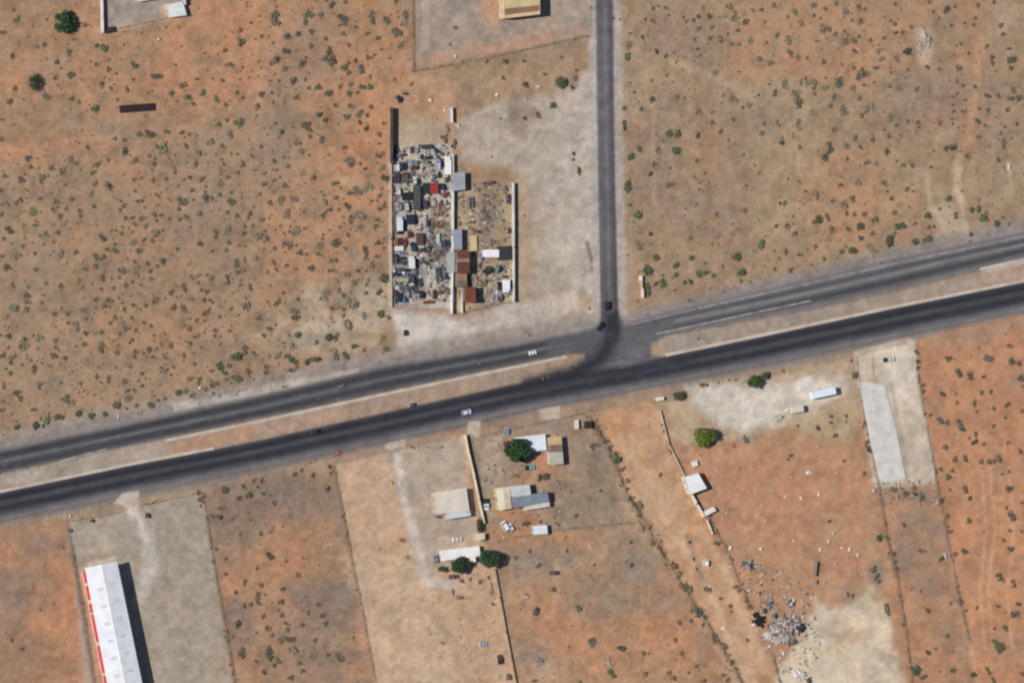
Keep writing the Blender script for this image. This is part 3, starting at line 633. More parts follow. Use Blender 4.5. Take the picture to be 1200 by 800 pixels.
def building(name, label, cat, corners, h, roofs, wall=(200, 190, 175), rise=0.0, style='flat', ribs=1.4, door=True, windows=2, parapet=0.0, extra=None, group=None, lm=None, wallname='wall'):
    """corners: roof corners as seen in the photo (NW, NE, SE, SW) at eave height h.
    roofs: list of (t0, t1, colour) bands from north to south (or one colour)."""
    Q = [P(x, y, h) for x, y in corners]
    c = sum(Q, Vector()) / 4; base = Vector((c.x, c.y, 0))
    root = thing(name, label, cat, base, 0, group)
    q = [v - base for v in Q]
    cz = Vector((0, 0, h))
    ins = [Vector((v.x * 0.985, v.y * 0.985, 0)) for v in q]
    wz = h + parapet
    ridge = None
    if style == 'ns':   # ridge runs north-south
        ridge = [lerp(q[0], q[1], 0.5) + Vector((0, 0, rise)), lerp(q[3], q[2], 0.5) + Vector((0, 0, rise))]
    if style == 'ew':
        ridge = [lerp(q[0], q[3], 0.5) + Vector((0, 0, rise)), lerp(q[1], q[2], 0.5) + Vector((0, 0, rise))]
    lift = [0, 0, 0, 0]
    if style == 'shed_n': lift = [rise, rise, 0, 0]
    if style == 'shed_s': lift = [0, 0, rise, rise]
    if style == 'shed_e': lift = [0, rise, rise, 0]
    if style == 'shed_w': lift = [rise, 0, 0, rise]
    rq = [v + Vector((0, 0, l)) for v, l in zip(q, lift)]
    # walls: one part each side
    wm = wallmat(wall); th = 0.2
    for i in range(4):
        a, b = ins[i], ins[(i + 1) % 4]
        n = Vector((b.y - a.y, -(b.x - a.x), 0)).normalized() * th * -1
        if n.dot(a + b) > 0: n = -n
        d = (b - a).normalized() * th * (1 if i % 2 else 0)
        za, zb = wz + lift[i] - (0.02 if not parapet else 0), wz + lift[(i + 1) % 4] - (0.02 if not parapet else 0)
        m = MB(); a0, b0 = a + d, b - d
        A = [a0, b0, b0 + n, a0 + n]
        T = [Vector((a0.x, a0.y, za)), Vector((b0.x, b0.y, zb)), Vector((b0.x + n.x, b0.y + n.y, zb)), Vector((a0.x + n.x, a0.y + n.y, za))]
        m.prism(A, T)
        gable = (style == 'ns' and i in (0, 2)) or (style == 'ew' and i in (1, 3))
        if gable:
            mid = lerp(a0, b0, 0.5); zr = h + rise - 0.05
            m.prism([T[0], T[1], T[2], T[3]], [Vector((mid.x - 0.01, mid.y, zr)), Vector((mid.x + 0.01, mid.y, zr)), Vector((mid.x + 0.01 + n.x, mid.y + n.y, zr)), Vector((mid.x - 0.01 + n.x, mid.y + n.y, zr))], bottom=False)
        m.build(wallname, wm, root)
    # roof sheets, north to south bands
    if not isinstance(roofs, list): roofs = [(0, 1, roofs)]
    up = Vector((0, 0, 0.1))
    def slab(pts, colr):
        m = MB(); m.prism([p for p in pts][::-1], [p + up for p in pts][::-1]); return m.build('roof', colr, root)
    def quad_ribs(p00, p10, p11, p01, colr, along_y):
        """ribs of folded sheet, running down the slope"""
        L = (p10 - p00).length if along_y else (p01 - p00).length
        n = max(2, int(L / ribs)); m = MB()
        for k in range(n + 1):
            t = k / n
            if along_y: a, b, e = lerp(p00, p10, t), lerp(p01, p11, t), (p10 - p00).normalized() * 0.05
            else: a, b, e = lerp(p00, p01, t), lerp(p10, p11, t), (p01 - p00).normalized() * 0.05
            z0 = up * 0.9; z1 = up * 1.45
            m.prism([a - e + z0, b - e + z0, b + e + z0, a + e + z0], [a - e * .6 + z1, b - e * .6 + z1, b + e * .6 + z1, a + e * .6 + z1])
        o = m.build('roof_rib', colr, root); o['kind'] = 'stuff'
    inset = 1.0 if not parapet else 0.97
    ov = 1.03 if not parapet else inset
    e = [Vector((v.x * ov, v.y * ov, v.z)) for v in rq]
    if style in ('ns', 'ew'):
        rr = [Vector((v.x * ov, v.y * ov, v.z)) for v in ridge]
        if style == 'ns':
            halves = [(e[0], rr[0], rr[1], e[3]), (rr[0], e[1], e[2], rr[1])]
        else:
            halves = [(e[0], e[1], rr[1], rr[0]), (rr[0], rr[1], e[2], e[3])]
        for i, hq in enumerate(halves):
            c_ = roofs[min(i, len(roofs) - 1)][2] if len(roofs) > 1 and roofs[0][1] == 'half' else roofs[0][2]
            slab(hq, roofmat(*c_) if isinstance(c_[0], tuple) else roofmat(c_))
            mm = roofmat(*c_) if isinstance(c_[0], tuple) else roofmat(c_)
            if ribs:
                if style == 'ns': quad_ribs(hq[0], hq[1], hq[2], hq[3], mm, False)
                else: quad_ribs(hq[0], hq[1], hq[2], hq[3], mm, True)
        m = MB(); a, b = rr; m.tube(a + up * 1.2, b + up * 1.2, 0.12, 0.12, 6); m.build('ridge_cap', mm, root)
    else:
        for t0, t1, c_ in roofs:
            mm = roofmat(*c_) if isinstance(c_[0], tuple) else roofmat(c_)
            hq = (lerp(e[0], e[3], t0), lerp(e[1], e[2], t0), lerp(e[1], e[2], t1), lerp(e[0], e[3], t1))
            slab(hq, mm)
            if ribs: quad_ribs(hq[0], hq[1], hq[2], hq[3], mm, True)
    # door and windows, set proud of the west and south walls
    def panel(nm, a, b, t0, t1, z0, z1, m_, proud=0.04, par=root):
        p0, p1 = lerp(a, b, t0), lerp(a, b, t1); n = Vector((-(b.y - a.y), b.x - a.x, 0)).normalized()
        if n.dot(p0 + p1) < 0: n = -n
        bb = MB(); bb.prism([p0 - n * .02, p1 - n * .02, p1 + n * proud, p0 + n * proud], [v + Vector((0, 0, 0)) for v in [p0 - n * .02, p1 - n * .02, p1 + n * proud, p0 + n * proud]])
        bb.v = [(v[0], v[1], z0 if i < 4 else z1) for i, v in enumerate(bb.v)]
        return bb.build(nm, m_, par)
    sides = [(ins[3], ins[0]), (ins[2], ins[3])]
    for si, (a, b) in enumerate(sides):
        L = (b - a).length
        if windows:
            nw = max(1, min(windows, int(L / 3)))
            for k in range(nw):
                t = (k + 0.75) / (nw + 0.5); w = min(0.6, L * .1) / L
                if h > 2.2:
                    f = panel('window', a, b, t - w, t + w, h * 0.42, min(h * 0.42 + 1.1, h - 0.25), DOOR, 0.05)
                    panel('pane', a, b, t - w * .8, t + w * .8, h * 0.42 + .1, min(h * 0.42 + 1.0, h - 0.33), WINDOW, 0.07, f)
        if door and si == 1:
            t = 0.5 / 1; w = min(0.5, L * .1) / L
            panel('door', a, b, 0.12 - w + .06, 0.12 + w + .06, 0.0, min(2.1, h - .2), DOOR, 0.05)
    if lm: LANDMARKS.append((sum(x for x, y in corners) / 4, sum(y for x, y in corners) / 4, lm))
    return root, q, ins, panel

def wall(label, pts, h, th=0.25, c=(206, 198, 188), top=(222, 216, 208), cat='wall', name='boundary_wall', pier=6.0, capped=True, lm=None, group=None):
    """A masonry wall along photo pixels (its foot), with piers and a coping."""
    q = [P(*p) for p in pts]; base = sum(q, Vector()) / len(q); root = thing(name, label, cat, base, 0, group)
    wm, tm = wallmat(c), wallmat(top)
    for a, b in zip(q[:-1], q[1:]):
        a, b = a - base, b - base; d = (b - a).normalized(); n = Vector((-d.y, d.x, 0)); L = (b - a).length
        m = MB(); A = [a + n * th / 2, a - n * th / 2, b - n * th / 2, b + n * th / 2]
        m.prism(A, [v + Vector((0, 0, h)) for v in A]); m.build('masonry', wm, root)
        if capped:
            w = th * 0.75; A = [a + n * w, a - n * w, b - n * w, b + n * w]; m = MB()
            m.prism([v + Vector((0, 0, h + .002)) for v in A], [v + Vector((0, 0, h + 0.09)) for v in A]); m.build('coping', tm, root)
        k = max(1, int(L / pier))
        for i in range(k + 1):
            p = lerp(a, b, i / k); m = MB(); s_ = th * 0.9
            A = [p + d * s_ + n * s_, p + d * s_ - n * s_, p - d * s_ - n * s_, p - d * s_ + n * s_]
            m.prism([v + Vector((0, 0, 0.0)) for v in A], [v + Vector((0, 0, h + 0.13)) for v in A]); m.build('pier', wm, root)
    if lm: LANDMARKS.append((pts[len(pts) // 2][0], pts[len(pts) // 2][1], lm))
    return root

STAKE = mat('weathered_stake', rgb(112, 94, 80), 0.95, 0.2, 2.0, bump=0.3)
WIRE = mat('rusty_wire', rgb(96, 80, 70), 0.7, 0.15, 2.0)
BRUSH = mat('dead_weed', rgb(122, 106, 88), 0.95, 0.25, 1.5)
def fence(label, pts, h=1.3, gap=0.32, brush=0.5, seed=1, cat='fence', name='stake_fence', group=None, lm=None):
    """Crooked stakes and wire with dead weeds caught along the foot."""
    r = random.Random(seed); q = [P(*p) for p in pts]; base = sum(q, Vector()) / len(q); root = thing(name, label, cat, base, 0, group)
    st, po, wi, br = MB(), MB(), MB(), MB()
    for a, b in zip(q[:-1], q[1:]):
        a, b = a - base, b - base; d = (b - a).normalized(); n = Vector((-d.y, d.x, 0)); L = (b - a).length; s_ = 0
        while s_ < L:
            p = a + d * s_ + n * r.uniform(-.08, .08); hh = h * r.uniform(.6, 1.05)
            if r.random() < 0.86: st.rbox((p.x, p.y, hh / 2), (.05, .05, hh), r.uniform(0, 3), 0, (r.uniform(-.12, .12), r.uniform(-.12, .12)))
            if brush and r.random() < brush:
                w = r.uniform(.25, .7); c = p + n * r.uniform(-.5, .5)
                for _ in range(4):
                    br.rbox((c.x + r.uniform(-.3, .3), c.y + r.uniform(-.3, .3), w * .35), (w * 1.1, .03, w * .7), r.uniform(0, 3.1), 0, (r.uniform(-.9, .9), r.uniform(-.5, .5)))
            s_ += gap * r.uniform(.7, 1.4)
        k = max(1, int(L / 4))
        for i in range(k + 1):
            p = lerp(a, b, i / k); po.rbox((p.x, p.y, h * .5), (.09, .09, h * 1.0), r.uniform(0, 1), 0, (r.uniform(-.05, .05), 0))
        for z in (.35, .75, h * .95):
            wi.tube(a + Vector((0, 0, z)), b + Vector((0, 0, z)), .015, .015, 4)
    tag(po.build('post', STAKE, root), kind='stuff'); tag(st.build('stake', STAKE, root), kind='stuff'); wi.build('wire', WIRE, root)
    if br.v: tag(br.build('dead_weeds', BRUSH, root), kind='stuff')
    if lm: LANDMARKS.append((pts[len(pts) // 2][0], pts[len(pts) // 2][1], lm))
    return root

# ---- the warehouse with the red-lettered west wall
CW = (222, 208, 190)
root, q, ins, panel = building('warehouse', 'long white gabled warehouse with red panels along its cream west wall', 'warehouse',
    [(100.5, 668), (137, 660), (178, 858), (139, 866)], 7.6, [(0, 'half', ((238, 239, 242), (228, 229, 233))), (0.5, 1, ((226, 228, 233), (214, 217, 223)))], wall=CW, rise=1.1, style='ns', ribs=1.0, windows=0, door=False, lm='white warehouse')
RED = mat('red_panel', rgb(214, 58, 62), 0.6, 0.06, 0.8)
L_ = 866 - 668
for y0, y1 in ((668, 682), (685, 702), (706, 717), (719, 752), (756, 789), (792, 814), (817, 848)):
    panel('red_panel', ins[0], ins[3], (y0 - 668) / L_, (y1 - 668) / L_, 1.5, 7.3, RED, 0.06)
SKY_L = mat('skylight_sheet', rgb(206, 210, 212), 0.35, 0.08, 1.0)
rr = [lerp(q[0], q[1], .5) + Vector((0, 0, 1.1)), lerp(q[3], q[2], .5) + Vector((0, 0, 1.1))]
def roof_patch(a, b, c, d, u, v, du, dv, m_, nm):
    f = lambda u, v: lerp(lerp(a, b, u), lerp(d, c, u), v) + Vector((0, 0, .16))
    pts = [f(u - du, v - dv), f(u + du, v - dv), f(u + du, v + dv), f(u - du, v + dv)]
    m = MB(); m.prism(pts[::-1], [p + Vector((0, 0, .06)) for p in pts][::-1]); return m.build(nm, m_, root)
for k in range(10):
    v = (688.5 + 20.2 * k - 664) / 198
    if v < 0.97:
        roof_patch(q[0], rr[0], rr[1], q[3], .62, v, .17, .0085, SKY_L, 'skylight'); roof_patch(rr[0], q[1], q[2], rr[1], .42, v - .015, .19, .0085, SKY_L, 'skylight')

# ---- beige building at the top
root, q, ins, panel = building('commercial_building', 'beige two-storey building beside the paved side road with tan roof', 'building',
    [(589.5, -40), (633, -43), (633, 17.5), (590.5, 22.5)], 6.9, [(0, .82, ((206, 190, 146), (196, 176, 138))), (.82, .94, ((150, 114, 92), (136, 104, 86))), (.94, 1, (214, 192, 150))], wall=(216, 190, 152), ribs=0, parapet=0.25, windows=5, lm='beige building')

# ---- walled yard, top-left
wall('white masonry wall with deep shadow on the west edge of the grey yard', [(117, -40), (119, 38)], 2.6, .5, (222, 214, 206), (232, 226, 220), lm='white-walled yard')
wall('low pinkish wall along the sloping south edge of the grey yard', [(121, 38), (150, 31), (195, 21)], 0.5, .25, (176, 144, 122), (184, 152, 130), capped=False)
building('storage_shed', 'white flat-roofed shed in the corner of the grey walled yard', 'shed', [(196, 6), (214, 2), (218.5, 18), (199, 20.5)], 3.0, ((226, 228, 228), (206, 210, 210)), wall=(214, 206, 198), ribs=0, windows=1)
wall('white wall along the east edge of the grey yard running north', [(212, -40), (215, 5)], 3.0, .4, (220, 214, 206), (230, 226, 220))
building('site_cabin', 'white cabin at the north end of the grey walled yard', 'cabin', [(160, -12), (181, -16), (182, -1), (163, 2)], 2.6, (224, 216, 206), wall=(214, 204, 192), ribs=0, windows=1)
building('lean_to', 'dark low lean-to in the south-west corner of the grey yard', 'shed', [(124, 33), (133, 31), (134, 37), (124, 39)], 1.7, ((58, 54, 58), (48, 46, 52)), wall=(84, 76, 72), ribs=.6, windows=0, door=False)

# ---- pale shop with a porch
building('workshop', 'pale grey metal-roofed workshop standing alone in the gravel yard', 'workshop', [(508.5, 577.5), (545.5, 571.5), (549.5, 598), (512, 602)], 4.3, ((222, 211, 194), (208, 198, 184)), wall=(198, 186, 170), rise=.3, style='shed_n', ribs=1.2, lm='pale workshop')
building('open_porch', 'bluish white porch roof on the south side of the pale workshop', 'porch', [(523, 600.5), (550, 597), (551.5, 604), (524, 608.5)], 3.4, ((208, 212, 214), (190, 196, 202)), wall=(190, 180, 166), ribs=.9, windows=0)
# ---- white mobile home
building('mobile_home', 'white flat-roofed mobile home between two dark shade trees', 'house', [(516.5, 645), (561, 639.5), (562.5, 651), (518, 657)], 3.0, ((240, 236, 232), (230, 226, 222)), wall=(220, 208, 196), ribs=0, windows=3, lm='white mobile home')
building('porch_annex', 'small white porch on the south side of the mobile home', 'porch', [(550, 651.5), (557, 650.8), (557.5, 658), (551, 659)], 2.5, (236, 234, 230), wall=(214, 206, 196), ribs=0, windows=0, door=False)
building('garden_shed', 'small cream shed below the narrow tree by the boundary wall', 'shed', [(557, 625), (568, 624.2), (568, 631.5), (559, 633.5)], 2.9, ((218, 206, 184), (204, 190, 168)), wall=(206, 190, 170), ribs=.9, windows=0)
# ---- homestead
building('farmhouse', 'white flat-roofed farmhouse half under the broad shade tree', 'house', [(604, 512.5), (638.5, 508.5), (640, 527), (607, 530)], 3.5, ((228, 231, 236), (216, 220, 226)), wall=(214, 198, 166), ribs=0, windows=3, lm='tree-shaded farmhouse')
building('patchwork_shed', 'shed with a roof patched yellow, brown and pale grey', 'shed', [(642.5, 512.5), (657.5, 511.5), (660, 543), (645, 544)], 4.0, [(0, .29, ((204, 178, 128), (190, 164, 116))), (.29, .56, ((142, 112, 100), (128, 102, 92))), (.56, 1, ((190, 186, 176), (172, 170, 160)))], wall=(206, 196, 180), ribs=1.0, windows=1, lm='patchwork-roofed shed')
building('cream_store', 'cream and yellow roofed store at the west end of the farm sheds', 'shed', [(581, 572), (596.5, 570.5), (599.5, 595), (585, 597.5)], 2.9, ((220, 212, 190), (206, 190, 148)), wall=(206, 188, 150), rise=.4, style='ns', ribs=.9, windows=1)
building('grey_barn', 'pale grey roofed barn north of the long slate-blue shed', 'barn', [(598, 569.5), (620, 567.5), (622, 580.5), (600, 582)], 4.4, ((206, 205, 204), (190, 190, 190)), wall=(186, 178, 170), ribs=1.0, windows=1)
building('slate_shed', 'long slate-blue roofed shed in the middle of the farm', 'shed', [(600.5, 583), (640.5, 576), (642.5, 587), (602, 595)], 4.2, ((134, 142, 154), (120, 128, 140)), wall=(150, 146, 144), rise=.5, style='shed_n', ribs=1.0, windows=2, lm='slate-blue shed')
building('open_porch', 'pale tin porch along the south side of the slate-blue shed', 'porch', [(614, 589.5), (643, 586.5), (644, 593), (615, 598)], 3.0, ((214, 208, 200), (196, 190, 182)), wall=(196, 180, 150), ribs=.9, windows=0, door=False)
building('pump_house', 'small pale blue-white roofed pump house south of the slate-blue shed', 'shed', [(625, 616), (640.5, 615), (641.5, 625), (625.5, 626)], 3.0, ((220, 228, 232), (202, 212, 218)), wall=(196, 186, 170), ribs=.9, windows=1, lm='little blue-white pump house')
building('gate_pillar', 'cream gate pillar beside the dark water tank', 'pillar', [(674.2, 492), (678, 491.6), (678.3, 502), (674.8, 502.5)], 1.6, (226, 214, 196), wall=(214, 200, 180), ribs=0, windows=0, door=False)
# ---- white house in the orange yard
building('white_house', 'white L-shaped house beside the dirt track in the orange yard', 'house', [(801, 558.5), (818, 553.5), (828.5, 572), (808.5, 579.5)], 4.2, ((238, 237, 238), (222, 224, 226)), wall=(226, 218, 206), ribs=0, parapet=.25, windows=2, lm='white house by the dirt track')
building('white_carport', 'small white carport roof south of the white house', 'carport', [(825, 599), (836, 593.5), (839.5, 598), (827, 604.5)], 2.4, (232, 224, 214), wall=(212, 200, 186), ribs=0, windows=0, door=False)
wall('whitewashed wall leading from the white house down to its carport', [(808, 577), (815, 590), (823, 604)], 2.3, .5, (228, 218, 204), (236, 230, 220))
wall('stone-coloured wall along the orange yard north of the white house', [(773, 482), (783, 520), (801, 557)], 1.2, .35, (196, 172, 144), (206, 184, 156))
wall('broken white wall remnant between carport and the dirt track', [(828, 610), (834, 625)], 1.6, .35, (222, 208, 192), (230, 220, 206))
# ---- scrapyard walls and sheds
wall('dark sheet-metal fence on the north-west corner of the scrapyard', [(457.5, 127), (457.5, 192)], 3.6, .25, (74, 66, 66), (84, 76, 74), name='metal_fence', cat='fence')
wall('pale block wall along the west side of the scrapyard', [(457.5, 192), (457.6, 280), (458, 359)], 1.2, .4, (190, 172, 152), (198, 182, 164))
wall('tall whitewashed wall dividing the scrapyard from the rusty-roofed yard', [(529.2, 182), (529.6, 225), (529, 300), (528, 367)], 2.5, .32, (222, 220, 218), (228, 227, 226), lm='whitewashed dividing wall')
wall('tall whitewashed wall on the east side of the rusty-roofed yard', [(600, 215), (600.5, 290), (600.5, 353)], 2.6, .32, (212, 208, 206), (222, 219, 217), lm='whitewashed east wall')
wall('short white wall stub behind the square rusty roof', [(540.5, 338), (540.5, 366)], 1.5, .4, (222, 210, 196), (230, 222, 212))
wall('thin white wall piece north of the parked scrap', [(528, 127), (528.6, 143)], 2.4, .3, (214, 220, 232), (224, 228, 238))
fence('leaning wire fence closing the south side of the rusty-roofed yard', [(533, 368), (556, 363), (580, 357), (608, 352)], 1.4, .3, 0.0, 21)
fence('low pipe fence closing the south side of the scrapyard', [(462, 358), (480, 357.5), (498, 355.5)], 1.0, .5, 0, 22)
building('tin_shed', 'square grey tin-roofed shed straddling the dividing wall', 'shed', [(530.5, 203), (544.5, 202), (544.8, 222), (531, 223.5)], 4.0, ((162, 168, 172), (150, 154, 160)), wall=(170, 166, 160), ribs=.9, windows=1, lm='square grey tin shed')
building('tin_shed', 'narrow slate-grey tin shed beside the dividing wall', 'shed', [(531, 269.5), (541, 268.5), (541.3, 292), (533, 292.5)], 3.7, ((150, 158, 170), (138, 144, 158)), wall=(164, 160, 158), ribs=.9, windows=1, lm='narrow slate-grey shed')
building('rusty_shed', 'long rust-red roofed shed with a pale sheet across its middle', 'shed', [(535.5, 294), (549.5, 294), (550, 319.5), (536, 320)], 5.2, [(0, .36, ((116, 74, 62), (102, 66, 58))), (.36, .5, ((158, 132, 124), (138, 104, 96))), (.5, 1, ((112, 70, 62), (98, 62, 56)))], wall=(150, 130, 118), ribs=.9, windows=1, lm='long rusty shed')
building('brown_shed', 'low tan and brown roofed shed between the two rusty roofs', 'shed', [(535, 321), (546.5, 320.5), (547, 335.5), (535.5, 336)], 3.6, [(0, .5, ((168, 132, 100), (150, 120, 94))), (.5, 1, ((126, 112, 98), (112, 100, 90)))], wall=(150, 136, 122), ribs=.9, windows=0)
building('rusty_shed', 'square brick-red rusty roofed shed on posts near the yard gate', 'shed', [(544, 336.5), (556.5, 336.2), (557.5, 353.5), (545, 354)], 5.6, ((128, 74, 58), (114, 66, 54)), wall=(146, 124, 112), ribs=.9, windows=1, lm='square rusty shed')
building('lean_to', 'pale mint-grey tarpaulin lean-to on the west of the dividing wall', 'shed', [(524.5, 296), (532.5, 295), (532.5, 318), (524.5, 319.5)], 2.6, ((172, 180, 172), (158, 166, 160)), wall=(160, 158, 152), ribs=.8, windows=0, door=False)
building('cream_slab_store', 'cream flat-topped bin beside the narrow slate-grey shed', 'bin', [(551, 276.5), (558.5, 276), (559, 293.5), (551.5, 294)], 1.0, ((206, 184, 150), (190, 166, 132)), wall=(180, 158, 130), ribs=0, windows=0, door=False)
# ---- entrance sign wall by the junction
building('sign_wall', 'white end pillar of the low sign wall by the junction', 'sign wall', [(750, 323), (752.8, 322.7), (753, 329), (750.3, 329.3)], 1.8, (228, 220, 208), wall=(216, 206, 192), ribs=0, windows=0, door=False, lm='white sign wall')
building('sign_wall', 'yellowish middle panel of the low sign wall by the junction', 'sign wall', [(751, 330), (752.8, 329.9), (753.5, 338), (751.8, 338)], 1.7, (206, 184, 132), wall=(200, 176, 126), ribs=0, windows=0, door=False)
building('sign_wall', 'long white south panel of the low sign wall by the junction', 'sign wall', [(752.3, 338.3), (754.2, 338.3), (754.8, 348.5), (753, 348.7)], 1.8, (232, 226, 216), wall=(218, 210, 198), ribs=0, windows=0, door=False)
# ---- concrete slab
SLAB = mat('slab_concrete', rgb(214, 210, 203), 0.85, 0.07, 0.5, bump=0.2, col2=rgb(198, 193, 186), scale2=0.2)
q = [P(*p, .35) for p in ((1006.5, 447), (1022, 448), (1037.5, 452), (1051, 506), (1061.5, 560), (1032, 565.5), (1018, 505))]
c = sum(q, Vector()) / 7; root = thing('foundation_slab', 'long pale grey concrete foundation slab in the cream lot', 'slab', (c.x, c.y, 0)); b = Vector((c.x, c.y, 0))
m = MB(); q = [v - b for v in q]
m.prism([Vector((v.x, v.y, -.05)) for v in q[::-1]], q[::-1]); m.build('concrete_base', SLAB, root)
# pour panels, joints left open between them
for k in range(11):
    t0, t1 = k / 11, (k + 1) / 11; A, B, D, C_ = P(1008, 452, .35) - b, P(1036.5, 454, .35) - b, P(1032.8, 563.5, .35) - b, P(1060, 558.8, .35) - b
    for u0, u1 in ((0, .5), (.5, 1)):
        f = lambda u, t: lerp(lerp(A, B, u), lerp(D, C_, u), t)
        pts = [f(u0 + .008, t0 + .004), f(u1 - .008, t0 + .004), f(u1 - .008, t1 - .004), f(u0 + .008, t1 - .004)]
        m = MB(); m.prism(pts[::-1], [p + Vector((0, 0, .07)) for p in pts][::-1]); m.build('slab_panel', SLAB, root)
LANDMARKS.append((1034, 505, 'pale concrete slab'))
# ---- lot-line fences
FN = [('stake fence with weeds on the east side of the warehouse lot', 0, 0.55), ('stake fence on the west edge of the pale tan lot', 1, .4), ('stake fence between the orange yard and the concrete lot', 2, .5),
      ('weedy stake fence along the edge of the far orange field', 3, .6), ('overgrown stake fence on the west side of the dirt track', 4, .9), ('straight stake fence west of the beige building', 5, .4),
      ('stake fence south of the beige building', 6, .3), ('stake fence between beige building and paved side road', 7, .2), ('stake fence on the west side of the white warehouse', 8, .5),
      ('thin fence on the south edge of the farm', 9, .2), ('thin fence in front of the farm along the highway verge', 12, .2)]
for i, (l, k, b_) in enumerate(FN):
    if k == 10: continue
    fence(l, FENCE_LINES[k][0], 0.9 if b_ > .3 else .8, .7, b_ * .4, 40 + i)
fence('low front fence of the warehouse lot facing the highway', [(80, 611), (118, 604), (142, 599)], 1.1, .4, .1, 61); fence('low front fence between the driveway and the warehouse lot corner', [(164, 592), (200, 585), (236, 577)], 1.1, .35, .1, 62)
fence('short wooden fence before the gravel yard of the workshop', [(476, 523), (500, 524), (519, 525)], 1.0, .4, .1, 63)
wall('long whitewashed wall between the gravel yard and the farm', [(544, 510), (548, 530), (555, 560), (560, 585), (566, 612)], 2.4, .3, (226, 208, 180), (236, 222, 198), lm='long boundary wall')
wall('low grey-brown wall running south from the large shade tree', [(579, 667), (585, 700), (592, 740), (605, 806)], 1.3, .35, (176, 150, 126), (192, 166, 140))
fence('fence of old boards at the foot of the debris yard', FENCE_LINES[13][0], 1.2, .3, .2, 64)
fence('stub of an old fence south of the white house', FENCE_LINES[11][0], .8, .8, .6, 65)
# ------------------------------------------------------------------ vehicles, containers, scrap
CARP = mat('car_paint', (1, 1, 1, 1), 0.42, 0.10, 1.2, objcol=True, spec=0.45, col2=None)
DUSTY = mat('dusty_paint', (1, 1, 1, 1), 0.75, 0.14, 1.0, objcol=True, spec=0.2)
GLASS = mat('dark_glass', rgb(34, 38, 46), 0.12, 0.05, 1.0, spec=0.7)
TYRE = mat('tyre_rubber', rgb(38, 37, 38), 0.9, 0.1, 2.0)
RIM = mat('steel_rim', rgb(150, 150, 152), 0.4, 0.05, 2.0, metal=0.8)
CHAS = mat('chassis_black', rgb(52, 50, 50), 0.8, 0.12, 1.5)
LAMP = mat('lamp_lens', rgb(226, 224, 214), 0.2, 0.03, 1.0)
TAIL = mat('tail_lens', rgb(150, 28, 26), 0.3, 0.03, 1.0)
WOOD = mat('deck_boards', rgb(126, 104, 84), 0.9, 0.18, 1.5)

def loft(m, secs, mi=0):
    """secs: list of rings of equal length."""
    n = len(secs[0]); vs = [v for s_ in secs for v in s_]; fs = []
    for k in range(len(secs) - 1):
        fs += [(k * n + i, k * n + (i + 1) % n, (k + 1) * n + (i + 1) % n, (k + 1) * n + i) for i in range(n)]
    fs += [tuple(range(n - 1, -1, -1)), tuple(range((len(secs) - 1) * n, len(secs) * n))]
    m.add(vs, fs, mi)
def hull(prof, w, zb):
    """a car body: prof = (x, half width factor, deck height) stations from nose to tail."""
    m = MB(); secs = []
    for x, k, z in prof:
        h = w / 2 * k
        secs.append([(x, -h * .94, zb), (x, -h, zb + .22), (x, -h, z - .16), (x, -h * .88, z), (x, h * .88, z), (x, h, z - .16), (x, h, zb + .22), (x, h * .94, zb)])
    loft(m, secs); return m
def cabin(x0, x1, x2, x3, w, z0, z1):
    """glasshouse with sloped screens: base x0..x3, roof x1..x2"""
    m = MB(); a, b = w / 2, w / 2 * .82
    m.prism([(x0, -a, z0), (x3, -a, z0), (x3, a, z0), (x0, a, z0)], [(x1, -b, z1), (x2, -b, z1), (x2, b, z1), (x1, b, z1)]); return m
def roofcap(x1, x2, w, z1):
    m = MB(); b = w / 2 * .83
    m.prism([(x1 - .06, -b, z1 - .02), (x2 + .06, -b, z1 - .02), (x2 + .06, b, z1 - .02), (x1 - .06, b, z1 - .02)], [(x1 + .05, -b * .93, z1 + .07), (x2 - .05, -b * .93, z1 + .07), (x2 - .05, b * .93, z1 + .07), (x1 + .05, b * .93, z1 + .07)]); return m
def wheel_mesh(r, w, nm='wheel_tyre'):
    m = MB(); n = 12; ring = lambda rr, y: [(rr * math.cos(2 * math.pi * i / n), y, rr * math.sin(2 * math.pi * i / n)) for i in range(n)]
    loft(m, [ring(r * .86, -w / 2), ring(r, -w / 3), ring(r, w / 3), ring(r * .86, w / 2)]); t = m.mesh(nm, TYRE)
    m = MB(); loft(m, [ring(r * .58, -w / 2 - .012), ring(r * .58, w / 2 + .012)]); return t, m.mesh('rim', RIM)
W_CAR, W_TRK = wheel_mesh(.33, .22), wheel_mesh(.48, .28)
KITS = {}
def kit(name, parts, wheels, wset):
    KITS[name] = (parts, wheels, wset)
def boxes(mi, *bs):
    m = MB()
    for b in bs: m.box(*b)
    return m
# nose points to +x
kit('sedan', [('body', hull([(2.22, .80, .66), (2.05, .95, .80), (1.0, 1, .90), (-1.2, 1, .92), (-1.95, .97, .92), (-2.22, .84, .80)], 1.76, .26).mesh('body', CARP), 1),
              ('glasshouse', cabin(.95, .28, -.95, -1.5, 1.56, .90, 1.42).mesh('glasshouse', GLASS), 0), ('roof', roofcap(.28, -.95, 1.56, 1.42) and roofcap(-.95, .28, 1.56, 1.42).mesh('roof', CARP), 1),
              ('headlight', boxes(0, (2.1, 2.2, .45, .75, .58, .72)).mesh('headlight', LAMP), 0), ('headlight', boxes(0, (2.1, 2.2, -.75, -.45, .58, .72)).mesh('headlight', LAMP), 0),
              ('bumper', boxes(0, (2.16, 2.3, -.74, .74, .34, .52)).mesh('bumper', CHAS), 0)], [(1.35, .78), (1.35, -.78), (-1.35, .78), (-1.35, -.78)], W_CAR)
